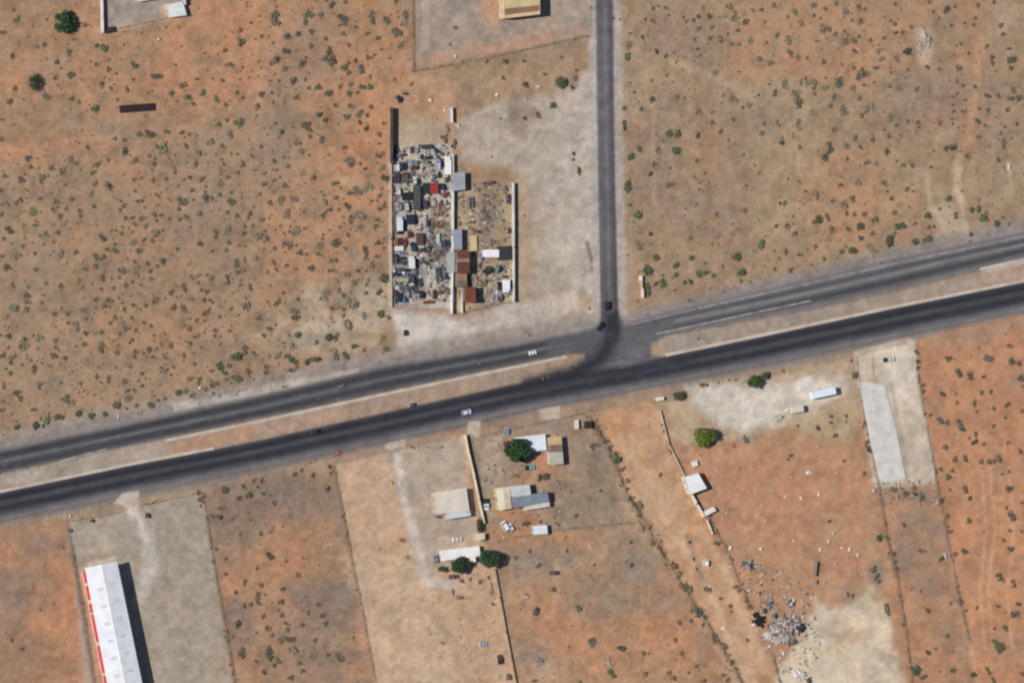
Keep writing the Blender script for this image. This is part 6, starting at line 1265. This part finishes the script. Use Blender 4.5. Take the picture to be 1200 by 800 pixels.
TILES = {
(0, 0): "18,152,20 80,98,22 65,48,10 220,92,9 398,118,14 348,187,9 455,213,12G 490,220,20G 208,210,14 175,218,9 325,245,18 60,258,18 270,295,20 452,305,14 515,278,8 510,325,16 545,345,10 632,310,24 740,357,28 625,372,12 823,305,10 925,372,12 1040,380,14 1000,370,8 855,405,16 875,402,10 695,437,9 597,420,16 485,395,20 518,415,14 337,350,22d 262,365,14 70,415,16 222,453,20 48,482,18d 448,515,22 548,468,12 335,462,16 370,478,12 812,440,18d 890,455,24 910,488,14 955,440,20 1020,465,20 1110,435,14 1138,460,12 1060,492,14 1135,200,28d 1125,140,16 1055,235,16 1085,305,20 1128,333,8 700,628,30 655,630,20 785,617,18 855,622,18 585,655,14 540,650,12 890,632,12 925,637,8 1025,585,16 1065,565,12 1120,580,28d 1085,630,18 985,668,22 770,700,28 740,690,14 875,685,16 930,715,20 1040,685,14 590,715,24d 635,750,20 455,770,16 410,690,14 8,653,14d 135,740,20d 330,750,20 360,765,14 240,785,16 725,770,16 815,785,18 920,768,16 1050,770,12 1140,775,16 295,795,18 145,780,14 510,750,10 1115,720,10 840,130,8 780,130,8 665,153,8 12,560,12",
(300, 0): "90,70,24 95,100,26d 360,25,18 418,8,16 250,70,26d 235,105,18 305,73,18 405,80,22 420,98,22d 550,95,26d 545,60,14 612,95,22 705,75,22 705,108,18 665,150,28d 680,222,24 575,180,18 520,158,14 470,128,12 410,160,14 330,180,14 205,158,20 155,168,20 260,150,16 30,172,14 80,203,10 148,240,20d 260,217,16 105,280,24 75,300,14 222,293,24 135,322,16 350,240,28b 355,290,32b 330,280,20 432,213,14 465,285,16 525,270,16 495,322,22 415,320,20 435,340,16 590,230,10 628,275,10 535,355,10 180,380,22d 295,410,24 345,435,24d 250,413,12 395,405,14 440,440,22 445,395,14 505,408,22 535,408,20 478,437,14 30,440,18 75,435,12 195,455,16 12,492,16 372,495,14 445,500,16 543,500,16 490,530,22 425,550,20d 485,575,16 523,605,20d 520,540,14 300,540,20G 325,565,18G 240,585,26 255,610,18 255,640,14 312,652,26d 125,622,18 92,578,12 175,597,9 195,668,20 215,710,18 85,757,16 133,737,8 440,750,26 455,775,24 415,690,16 595,722,18 580,735,14 592,782,20 578,630,14 580,672,10 600,578,12 150,782,14 490,768,12 650,375,12 730,395,12 655,8,14 935,130,16b 912,212,10d 1170,285,18b 1085,290,14b 1165,370,16b 875,640,14b 1150,555,10b 1110,735,8b",
(600, 0): "660,40,12 690,30,10 718,38,12 628,92,12 655,97,10 553,157,10 615,178,14G 638,168,8 550,210,22 545,265,22G 680,243,14G 722,263,14G 860,185,12 870,228,10G 885,262,8 875,75,16 855,95,16d 925,78,18d 938,128,14 1048,85,26 1100,100,22d 1045,60,12 1018,30,24 1135,47,18 1170,47,14 1185,105,10 928,180,14 975,185,20 1030,205,14 1065,210,10 1115,195,22 1015,160,10 1058,145,14 1195,200,12 875,135,14 1160,275,18 955,340,18 1065,338,8 655,378,10 755,383,8 727,355,9G 575,430,12 663,470,20d 775,455,12d 808,460,12d 1040,458,18 1110,495,20 1155,445,10 1080,505,12 528,507,14G 530,575,15G 530,600,15G 605,513,14 875,520,12 938,528,8 740,620,22G 775,628,24G 675,630,8 875,635,16G 980,617,14 1038,560,14 940,572,14 1185,580,14 1170,625,16 690,705,22 595,700,16G 775,705,26G 710,663,8 555,740,24G 667,770,16 867,752,14 1085,725,10 1140,778,8 1015,660,8 195,495,20G 293,725,16b 293,750,14b 58,287,12G 160,350,18 70,405,24b 235,268,10 300,370,18b 285,410,18b 125,540,22b 65,560,14b 315,798,14G 305,330,10b 478,90,10b",
(900, 0): "600,20,14 755,10,12 1058,12,14d 30,28,18 218,25,18 268,40,14 320,18,12 365,50,22 427,35,16 455,45,12 130,58,18 95,80,10 155,108,22 215,75,12 245,85,10 575,97,12d 595,110,16d 435,100,22 395,98,10 268,135,24 42,165,16d 100,185,26 318,158,12 358,148,10 365,195,26 410,185,24 430,170,12 483,188,12 545,180,12 600,155,18b 630,150,14 670,130,14 775,55,12 838,45,22d 852,38,10 878,30,12 805,87,10 985,25,14 968,85,14 965,118,12d 1090,120,16 1105,162,18d 920,107,12b 862,122,14 828,128,8 908,205,12 885,217,8 1027,220,14 940,250,9G 875,258,8 1052,270,18 1052,295,16 1150,280,26d 1140,320,16d 15,295,18 105,250,22 140,262,18 183,272,10d 260,290,16 225,195,10 408,240,16 520,240,18 535,275,20 650,245,24G 605,275,18 505,320,16 400,318,14 578,340,10 655,330,12 750,315,18 805,325,12d 895,322,18 335,380,28d 435,352,30 470,345,18 160,388,20 190,388,20 220,388,20 80,395,22 8,395,10d 35,435,18d 135,440,26 218,415,14 220,440,14 150,485,26d 270,410,20 315,455,20 290,495,16 355,520,24 220,530,22 400,415,20 425,460,16 500,385,10 450,400,12d 572,405,10 615,412,20 695,418,16d 648,368,9 912,402,14 970,408,14d 885,438,12 925,468,12d 1035,450,18 1080,453,16 1155,425,18 1145,462,18 1175,462,20 1185,455,14 1030,515,16d 1125,515,14 990,510,12 915,525,14 870,520,14 865,495,10 460,515,24 500,500,24 440,540,14 580,550,18 600,588,12 705,575,14 705,598,12 655,570,12 810,578,18d 868,582,10 985,570,18G 1018,590,12 1110,592,12 1165,580,14d 145,575,20 45,568,10 55,588,8 312,608,16 120,628,8 62,668,20G 412,645,18d 370,685,20 435,690,14 490,655,16 545,610,10 575,638,18 630,638,8 270,730,28d 290,700,26d 285,675,16 560,712,20d 465,760,22 510,770,18 680,775,16d 635,775,14 605,755,10 765,780,12 370,745,14 840,692,20d 870,692,20G 990,640,14 1110,665,18 1105,690,14 1080,750,16 1145,650,10 935,735,16 150,690,12 1130,230,14",
(0, 200): "22,25,14 105,42,22d 200,30,22 190,50,14 5,92,12 130,95,8 435,8,18 290,10,14 310,65,10 445,60,18 520,75,24d 632,42,12 718,42,14 780,37,12 820,5,12 890,28,16 945,38,22 865,42,10 1070,30,18 1115,8,14 1035,65,20 900,90,16 1030,108,14 1085,100,12 740,112,18 665,140,14 635,95,12 435,112,18 440,168,14d 190,127,14 260,145,16 335,132,16 95,135,14 32,155,18 75,150,14 850,145,26d 870,150,14 840,178,14 908,135,10 975,130,22d 995,130,12 1090,145,22d 585,165,14 565,185,12 160,195,22 250,185,16 310,178,12 375,190,14d 375,212,14d 282,212,16 5,205,14 590,218,14 620,222,14d 665,222,20 725,205,16 755,210,14 738,235,12 797,225,10 875,222,20 940,205,20d 1068,195,14 1110,210,14 1175,205,18d 1165,225,12 683,260,14 48,280,24d 215,292,18 272,290,16 15,320,12d 110,352,12d 175,258,8 475,310,16 488,320,18d 525,282,8 570,298,12 622,288,10 730,285,18 730,305,14 762,278,10 828,288,8 1015,290,14 1015,312,14d 1070,275,24 1145,295,18d 1185,260,10 630,335,18 675,325,14 715,330,14 545,375,18d 540,345,12 655,375,20d 500,370,14 355,380,16d 165,387,12 285,395,20 300,380,10 75,400,20 95,395,10 10,402,12 450,403,20d 488,405,16d 632,428,12 597,412,8 1073,340,14 1060,370,12 940,345,20d 832,365,14 995,377,12 1120,350,10 1155,355,9 1110,432,20d 1148,412,10 1115,475,16 1145,470,10 770,425,20d 695,435,18d 735,450,14d 703,470,14d 708,505,14d 35,455,22d 445,450,16 402,462,12 170,458,18 348,475,8 580,470,24 640,480,18 485,500,22 560,465,10 525,505,9 895,492,10 970,488,10 992,505,18 1068,500,18d 1068,525,14d 1130,515,10 1130,535,10 1178,548,18d 55,533,12 218,527,10 285,542,16 388,548,10 590,535,16 620,525,14 475,557,12 535,550,12 860,540,16 870,560,12d 932,525,10d 945,560,12d 972,570,14 800,570,18 775,600,8 960,605,16 985,605,12 905,600,8 125,585,22d 125,615,14 122,650,18d 55,640,20 80,645,20d 35,685,10 455,605,16 508,605,16 490,635,14 512,638,10 575,622,10 560,597,8 625,630,12 685,632,12d 725,615,16 740,598,9 658,650,8 580,650,12 815,640,18d 860,650,24 965,668,18 1160,630,30 1150,640,14 255,670,16 315,668,16d 395,660,22 405,690,12 432,697,7 320,715,12 358,725,20 365,745,12 540,690,14 570,690,8 618,685,8d 520,715,12 575,725,22 590,740,18 675,712,12 708,728,12 635,745,14 890,692,10d 885,740,18d 920,700,12 725,772,10 773,765,8 478,760,14 403,762,16d 155,770,10 185,782,20 115,790,16 40,775,18 5,770,10 1010,750,14 1010,772,12d 1035,778,8 260,795,14 620,795,14",
(300, 200): "40,65,16 90,45,10 270,35,18 135,70,16 375,60,18G 530,75,28 610,35,20d 480,95,24d 440,103,18 180,130,24 120,135,24 65,150,16d 375,125,16 325,145,20 430,165,20d 345,185,18d 580,115,16d 543,140,12 590,85,10 318,210,18d 150,205,22 30,232,20 222,190,12d 390,180,10 445,222,16 445,240,14d 490,210,28 570,230,14d 560,260,16 600,165,14 580,182,16 490,265,20 185,285,24 230,270,12 30,305,32 375,335,26d 360,340,16 300,350,24 130,345,14 160,352,18 190,350,10 85,365,14d 205,385,18d 238,392,10d 295,390,16 515,360,20d 515,380,16 515,405,16 570,400,16 550,440,24 430,300,14 570,340,18 600,365,12 350,422,14d 378,420,14d 85,430,14d 145,447,14 95,460,12 260,460,20d 345,470,12 430,487,20 480,465,16b 465,520,20 520,470,12b 595,505,28G 580,570,22d 330,565,26 322,600,20 390,560,12 410,585,14 515,575,14 200,600,14 130,570,12 95,625,16d 110,605,12d 450,625,34 470,635,20 185,665,28 180,690,18 360,645,16 410,650,14 590,670,22G 510,680,20 620,690,16 15,690,16d 70,740,14 95,720,10 35,775,16d 200,770,22G 345,780,22G 380,780,20d 600,780,20 430,720,26 445,718,12 190,690,16 412,680,12 5,410,10d",
(600, 200): "545,60,18G 545,85,18G 555,163,12G 595,210,28G 650,15,14G 742,68,22d 655,298,16G 600,340,22 600,365,14 680,405,22G 638,465,22G 770,443,16G 845,408,18G 840,315,14 1090,187,16 960,205,12 865,158,8d 1035,250,8 1035,300,8 965,312,8 908,432,10G 990,445,10 990,458,8 1040,403,16G 1062,403,18G 1175,345,22G 880,483,18G 912,480,18G 945,487,18 1080,472,26G 815,525,18G 838,522,16G 710,530,20G 678,530,14G 640,540,18G 640,575,18G 712,490,8G 772,490,12G 755,500,8 765,560,10 1075,518,10G 905,12,10 1160,10,10 880,92,10b 1100,75,8 318,12,18b 62,210,8b",
(900, 200): "60,153,12G 80,153,12G 232,108,12d 232,125,12 340,65,16 425,55,22 545,60,20 560,98,10 585,130,16b 650,85,18 680,98,10d 95,40,10 145,50,10 175,95,10 300,140,16 360,155,24 395,130,18 370,200,14d 405,205,14 455,205,16 590,195,18 665,170,10 845,135,18G 805,178,10 855,170,8G 750,215,22G 240,230,20G 275,215,18 285,235,12 215,240,10G 512,225,18d 490,235,12d 435,262,22G 375,275,16d 300,275,26 460,155,8 38,262,14G 90,262,18d 120,250,8d 128,295,16d 620,265,26G 635,255,16 690,250,12 755,268,14d 778,262,12 490,295,14 435,318,20d 575,327,26G 690,338,22G 700,335,16d 730,325,16 758,320,18G 960,180,16G 988,180,16G 1010,228,26G 1078,245,18G 1100,220,10 1132,250,10G 953,295,12G 910,95,8 880,205,14 880,222,12 225,357,14 183,368,8d 150,393,16 85,380,16 30,378,10 348,378,16G 400,375,20G 420,378,14b 495,370,20 365,355,10 290,328,8d 330,332,8b 265,415,14 32,462,12d 105,465,18 205,440,8 990,135,8d",
(0, 400): "55,70,22 48,98,16d 20,62,14 110,20,24 95,28,14 180,32,8 262,30,12 255,70,18 240,62,10 160,125,18d 160,140,14 232,112,8 305,78,14 45,152,16d 18,215,12 185,200,14d 185,215,12 285,192,12 80,240,20d 95,265,16d 10,320,16 18,282,8 165,318,14d 315,265,22d 320,285,14 295,270,14 345,280,8d 372,240,7 400,15,20 475,15,20 475,40,18d 545,55,16d 455,165,14d 508,170,14 508,188,12 578,188,18d 382,195,10 635,50,16 632,70,14d 700,38,18 718,70,12 777,78,12 757,12,10 800,20,16 735,35,10 775,135,20 805,155,10 668,150,12 650,185,10d 668,210,14d 685,172,8 750,202,8 865,65,12 910,105,14d 945,28,10d 610,5,10 890,10,14 935,175,16d 935,195,14 890,175,16 605,265,24 598,232,14 640,297,14d 550,300,22G 595,315,10 710,295,20G 742,275,14d 772,268,12d 840,240,20G 870,230,18 900,250,16 960,225,16 1000,205,18 1022,195,14 1005,243,10 990,140,12d 1035,115,22G 1075,110,18 1060,150,18G 1095,170,20 1120,172,20G 1065,175,14 1110,70,30G 1085,75,18 1150,30,20d 1150,55,16 1185,55,14 1165,142,18 435,352,18G 493,340,16G 375,330,20G 270,355,18G 292,355,16 225,370,22G 168,402,24G 82,400,16G 205,395,10G 195,365,10 1060,695,22G 1120,738,18G 1165,715,20G 1140,680,16 1035,780,16d 1190,650,14 935,710,14b 940,740,16b 945,770,14b",
(300, 400): "50,120,16d 50,145,16d 100,68,20 145,70,18 170,85,20G 188,95,16G 170,20,24 195,120,12 165,135,18 245,95,20G 262,85,16 290,85,22G 380,72,20G 425,68,22d 365,45,20 465,25,20G 505,42,12 285,5,14 610,35,24b 2,62,10 130,5,10 35,712,14G 30,650,16 90,755,16 350,590,14G 352,615,14 340,690,16G 190,620,22b 220,600,12b 10,680,12 270,625,16b 585,640,6b",
(600, 400): "490,530,24d 495,555,24G 540,655,16d 600,775,24 380,495,24b 400,485,16 1070,595,8b 1045,490,10b 1100,455,24 1020,180,10b 970,195,10b 1050,178,9b 895,205,18b 920,200,14b 130,640,18G 155,640,14d 715,410,16 750,520,12b 420,440,16b 440,470,16b 460,505,16b 520,600,18b 545,690,16b 560,730,16b 580,760,16b 700,625,14b 420,700,14b 280,705,10b 90,780,12b",
(900, 400): "847,82,22d 1040,80,26d 900,150,22 950,160,22 950,175,16 1015,165,14 825,247,22d 880,245,10 888,287,12d 1005,238,16 1050,235,12G 965,288,18 1060,312,14 1125,298,20d 1190,325,14 1115,357,14b 760,343,14d 815,372,28d 840,380,16d 900,380,22d 915,412,20d 1060,398,16 970,470,20G 975,435,16 1010,480,14 945,455,10 835,500,22 1125,472,14 875,553,18 930,550,22d 1000,562,16 1040,560,18 1060,560,16 1090,550,20d 1185,515,16 980,325,12 1150,90,26d 1135,20,18 1180,100,18 1190,175,22 1195,210,10 990,30,8 810,598,16d 865,605,14 850,640,18G 1135,685,26d 930,695,20 950,730,20 820,740,18G 850,695,12 1120,780,12 1130,610,12 1100,620,10 1195,755,10 700,50,18b 705,90,18b 710,125,16b 725,205,16d 732,235,16d 412,158,18G 395,90,12b 465,475,20b 480,515,18b 470,495,16b 450,400,14b 455,380,12d 360,560,12d 110,535,16b 95,550,12b 455,620,16b 140,395,10 370,350,12b 370,375,12b 240,400,18b 300,350,14b 300,380,14b 320,440,16b 595,700,20 655,715,24b 700,720,18b 725,735,24d 690,685,16b 75,138,14b",
(0, 600): "1025,20,24G 1000,18,14 1090,30,12 1175,35,10 1170,5,8 1015,172,12G 1058,215,14 1115,530,22G 1140,660,26d 1150,325,18b 1105,375,14 1150,440,16b 1180,430,14 1060,290,14b 1130,100,10b 195,457,8G 252,427,7d 430,38,10d 300,160,10b 100,640,16b 60,600,14b",
(300, 600): "65,200,20G 80,215,14 140,230,12 195,293,16d 22,100,14 75,85,20 125,358,18G 25,340,16 120,420,18 295,432,16d 245,470,14d 8,380,16d 8,402,16 45,383,10 10,425,16 35,485,14 105,455,10 125,480,14 215,530,16 320,485,24 325,520,16d 140,520,14 145,550,16d 55,545,18 5,565,8 75,575,14 165,595,26d 120,598,24 275,600,16 460,585,8G 175,645,26 60,655,26d 70,680,22d 110,695,22d 85,715,16 5,700,14d 205,705,16 218,740,16d 265,675,20 385,670,20 400,690,18 340,670,16 165,775,18 40,745,18 5,262,12 690,130,14b 715,210,8b 585,170,6b 880,612,8b 820,570,6b 1115,430,12d 1095,310,12G 1050,325,12G 425,110,10b 410,20,10d 1120,400,8b",
(600, 600): "130,248,20d 60,55,18d 20,215,14b 195,365,16G 315,448,18G 385,608,26d 370,600,14G 515,635,24G 385,245,12 562,140,12G 538,232,8d 563,248,10G 785,515,14d 838,508,14 768,600,14d 795,660,14d 870,720,12 830,750,10d 735,748,18d 760,775,18d 625,757,16d 460,750,22G 478,770,18d 620,660,14 645,663,9 880,470,26d 850,455,20 905,490,14d 895,525,14 950,580,18d 950,600,16d 1000,630,18d 1030,705,16d 990,760,16d 1015,785,16d 900,790,16 820,350,22d 840,362,18d 905,355,18 925,365,16d 770,255,18d 785,285,18d 755,240,14d 665,140,16G 690,170,18 715,195,18b 960,145,18d 1030,465,10d 980,405,12 1050,350,16 1065,365,14d 1100,415,14d 1112,445,16d 1025,440,14 1105,600,12 300,15,16d 270,630,9b 320,795,12d 105,790,14 600,15,16d 620,80,14b 840,140,14b 855,220,12b 870,270,12b 140,40,12b 260,180,14b 90,180,14b 220,60,12b",
(900, 600): "942,40,20d 1150,20,24d 1135,85,12 1190,88,10 1105,130,14d 1138,175,20d 925,182,20d 1013,92,7 1085,295,20d 1092,312,18d 1148,325,14d 1155,345,14d 1078,440,14 980,445,12 1150,480,24d 1170,475,22d 1180,430,20d 1118,542,20 1065,542,12G 1065,605,20G 1090,635,24G 1195,755,16d 1030,735,14G 1040,755,14d 965,765,20G 1060,785,16G 875,740,16G 805,745,8 752,655,16G 695,740,24G 735,770,20 755,460,16b 525,120,18G 560,122,16G 590,195,16 500,270,22b 515,300,22b 525,325,16b 560,440,14d 566,475,14d 380,385,16b 400,390,16b 845,580,16b 720,180,16b 740,185,10 875,195,16d 815,215,16G 910,420,18b 600,230,14b 640,60,16b 610,260,14b 720,370,12b 860,430,12b 840,20,16d 855,90,14d 790,640,12b 930,460,12b",
}
FIELDS = [   # name for labels, outline
    ('desert field west of the scrapyard', [(-50, -50), (486, -50), (486, 120), (458, 128), (458, 430), (-50, 530)]),
    ('north-east desert field', [(722, -50), (1300, -50), (1300, 300), (740, 390)]),
    ('fenced scrub lot east of the warehouse lot', [(236, 560), (392, 530), (442, 830), (278, 830)]),
    ('far eastern orange field', [(1072, 380), (1300, 330), (1300, 850), (1146, 850)]),
    ('lot south of the concrete slab', [(1020, 566), (1100, 560), (1146, 830), (1070, 830)]),
    ('scrubby field south of the farm', [(580, 632), (752, 606), (880, 830), (600, 830)]),
    ('farm lot', [(546, 480), (700, 470), (752, 610), (580, 634)]), ('orange yard', [(775, 440), (1004, 410), (1070, 830), (910, 830)]),
    ('dirt track corridor', [(690, 470), (780, 450), (930, 830), (860, 830)]), ('ground west of the warehouse', [(-50, 600), (82, 600), (112, 850), (-50, 850)]),
    ('weedy ground beside the side road', [(460, 80), (722, -40), (722, 390), (440, 430)])]
def field_of(x, y):
    X, Y = np.array([float(x)]), np.array([float(y)])
    for n, q in FIELDS:
        if inside(X, Y, q)[0]: return n
    return 'roadside ground'
spots = []
for (ox, oy), s_ in TILES.items():
    for t in s_.split():
        k = t[-1] if t[-1] in 'Gdb' else ''
        x, y, r = [float(v) for v in t.rstrip('Gdb').split(',')]
        spots.append((ox + x / 4, oy + y / 4, r / 4 * (1.14 if k != 'b' else .95), k))
GREEN_S = sorted([s for s in spots if s[3] == 'G'], key=lambda s: -s[2]); DRY_S = sorted([s for s in spots if s[3] == 'b'], key=lambda s: -s[2])
GREY_S = sorted([s for s in spots if s[3] in ('', 'd')], key=lambda s: -s[2])
pr = random.Random(77)
def put_shrub(s, name, meshes, adj, cat, group):
    x, y, r, k = s; R_ = r * MPP; size = 'large' if r > 6 else 'medium' if r > 4.5 else 'small'
    o = link(name, pr.choice(meshes)); p = P(x - .6, y, R_ * .4); o.location = (p.x, p.y, -.02)
    z = R_ * pr.uniform(.55, .9)
    o.scale = (R_ * pr.uniform(.72, 1.2), R_ * pr.uniform(.8, 1.3), z); o.rotation_euler = (0, 0, pr.uniform(0, 6.283))
    l = describe(f"{size} {adj}", x, y, tries=7)
    tag(o, l, cat, group, 'thing'); return o
for s in GREY_S[:300]:
    put_shrub(s, 'desert_shrub', DARKS if s[3] == 'd' or s[0] > 1075 or (s[1] < 160 and s[0] < 460) else GREY, 'dark grey-green shrub' if s[3] == 'd' else 'grey-green shrub', 'shrub', 'grey-green shrubs of the ' + field_of(s[0], s[1]))
for s in GREEN_S: put_shrub(s, 'green_bush', GREENS, 'green bush', 'bush', 'green bushes of the ' + field_of(s[0], s[1]))
for s in DRY_S: put_shrub(s, 'dry_bush', DRYS, 'brown dry bush', 'bush', 'dry brown bushes of the ' + field_of(s[0], s[1]))

# the rest of the small shrubs: one mass over the desert
def mass(name, items, protos, material, label, seed, jitter=.15):
    r = np.random.RandomState(seed); Vs, Fs, M = [], [], []; o = 0
    data = []
    for me in protos:
        v = np.array([tuple(q.co) for q in me.vertices]); f = [tuple(q.vertices) for q in me.polygons]; mi = [q.material_index for q in me.polygons]; data.append((v, f, mi))
    for (x, y, rad) in items:
        v, f, mi = data[r.randint(len(data))]; a = r.uniform(0, 6.283); ca, sa = math.cos(a), math.sin(a)
        p = P(x, y); s = rad * MPP
        w = np.stack([(v[:, 0] * ca - v[:, 1] * sa) * s + p.x, (v[:, 0] * sa + v[:, 1] * ca) * s + p.y, v[:, 2] * s * .9], 1)
        Vs.append(w); Fs += [tuple(i + o for i in q) for q in f]; M += mi; o += len(w)
    me = bpy.data.meshes.new(name); me.from_pydata(np.concatenate(Vs).tolist(), [], Fs)
    for m in material: me.materials.append(m)
    me.polygons.foreach_set('material_index', M); me.update()
    ob = bpy.data.objects.new(name, me); COL.objects.link(ob); return tag(ob, label, None, None, 'stuff')
def scatter(n, quad, rmin, rmax, seed, clump=True, thr=.46):
    r = np.random.RandomState(seed); xs = [q[0] for q in quad]; ys = [q[1] for q in quad]; out = []
    while len(out) < n:
        X = r.uniform(min(xs), max(xs), 4000); Y = r.uniform(min(ys), max(ys), 4000)
        ok = inside(X, Y, quad)
        if clump: ok &= fbm(X, Y, 26, seed + 3, 3) > thr - .1 * r.rand(4000)
        for x, y in zip(X[ok], Y[ok]): out.append((x, y, rmin + (rmax - rmin) * r.rand() ** 2.4))
    return out[:n]
small = [(s[0] - .6, s[1], s[2]) for s in GREY_S[300:]]; LOW_L = leafmat('low_scrub_leaf', (136, 121, 101), .15, .3)
for (n, q, a, b) in ((1900, FIELDS[0][1], .6, 2.1), (420, [(0, 180), (330, 180), (440, 330), (330, 440), (0, 500)], 1.4, 3.2), (1250, [(735, -40), (1240, -40), (1240, 255), (1000, 305), (800, 350), (735, 300)], .7, 1.9), (150, FIELDS[2][1], .7, 2.2), (110, FIELDS[3][1], .6, 2.0),
                     (110, FIELDS[4][1], .6, 1.7), (190, FIELDS[5][1], .6, 1.8), (60, FIELDS[6][1], .5, 1.4), (60, FIELDS[9][1], .6, 1.6), (60, [(490, 85), (690, 48), (680, 105), (600, 165), (520, 180)], .5, 1.5), (70, [(690, 485), (760, 600), (880, 800), (862, 800), (740, 605), (684, 490)], .8, 2.2)):
    small += scatter(n, q, a, b, 500 + n)
for k_, n_ in ((4, 80), (11, 16), (3, 12), (0, 12), (2, 10), (10, 10)):
    q_ = FENCE_LINES[k_][0]; r_ = random.Random(k_)
    for _ in range(n_):
        i_ = r_.randrange(len(q_) - 1); u_ = r_.random(); small.append((q_[i_][0] + (q_[i_ + 1][0] - q_[i_][0]) * u_ + r_.gauss(0, 2.6), q_[i_][1] + (q_[i_ + 1][1] - q_[i_][1]) * u_ + r_.gauss(0, 2), r_.uniform(1, 3)))
small += scatter(200, FIELDS[1][1], 1.4, 3.0, 991) + scatter(120, [(250, 0), (480, 0), (480, 110), (455, 130), (455, 330), (300, 330)], 1.5, 3.4, 992)
LOWP = [shrub_mesh('low_shrub', 70 + i, 34, LOW_L, .32, .42, 2) for i in range(5)]
mass('low_scrub', small, LOWP, [LOW_L, TWIG], 'countless small grey shrubs scattered over the desert fields', 900)
# dry grass and litter tufts: specks that break up the soil
tuft = []
for i in range(4):
    m = MB(); r_ = random.Random(90 + i)
    for _ in range(7):
        a = r_.uniform(0, 6.283); x, y = r_.uniform(-.6, .6), r_.uniform(-.6, .6); l = r_.uniform(.4, .9)
        m.add([(x - .12, y - .05, 0), (x + .12, y + .05, 0), (x + l * math.cos(a) * .6, y + l * math.sin(a) * .6, l * .6)], [(0, 1, 2)])
    tuft.append(m.mesh('tuft', [GRASS_L]))
DRYG = []
for (n, q) in ((2600, FIELDS[0][1]), (2200, FIELDS[1][1]), (500, FIELDS[2][1]), (500, FIELDS[5][1]), (300, FIELDS[6][1]), (300, FIELDS[4][1]), (200, FIELDS[3][1]), (200, FIELDS[9][1]), (260, [(490, 85), (690, 48), (680, 105), (600, 165), (520, 180)])):
    DRYG += scatter(n, q, .8, 2.2, 700 + n, True, .44)
mass('dry_grass', DRYG, tuft, [GRASS_L], 'dry tufts of straw-coloured grass all over the desert soil', 901)
BL = mat('weed_blade', rgb(112, 98, 78), 0.95, 0.25, 0.5)
weeds = []
for (n, q) in ((1500, FIELDS[0][1]), (1300, FIELDS[1][1]), (420, FIELDS[2][1]), (420, FIELDS[5][1]), (220, FIELDS[6][1]), (240, FIELDS[4][1]), (160, FIELDS[3][1]), (160, FIELDS[9][1])):
    weeds += scatter(n, q, .8, 1.9, 800 + n, True, .47)
mass('dead_weeds', weeds, tuft, [BL], 'brown dead weeds between the desert shrubs', 902)
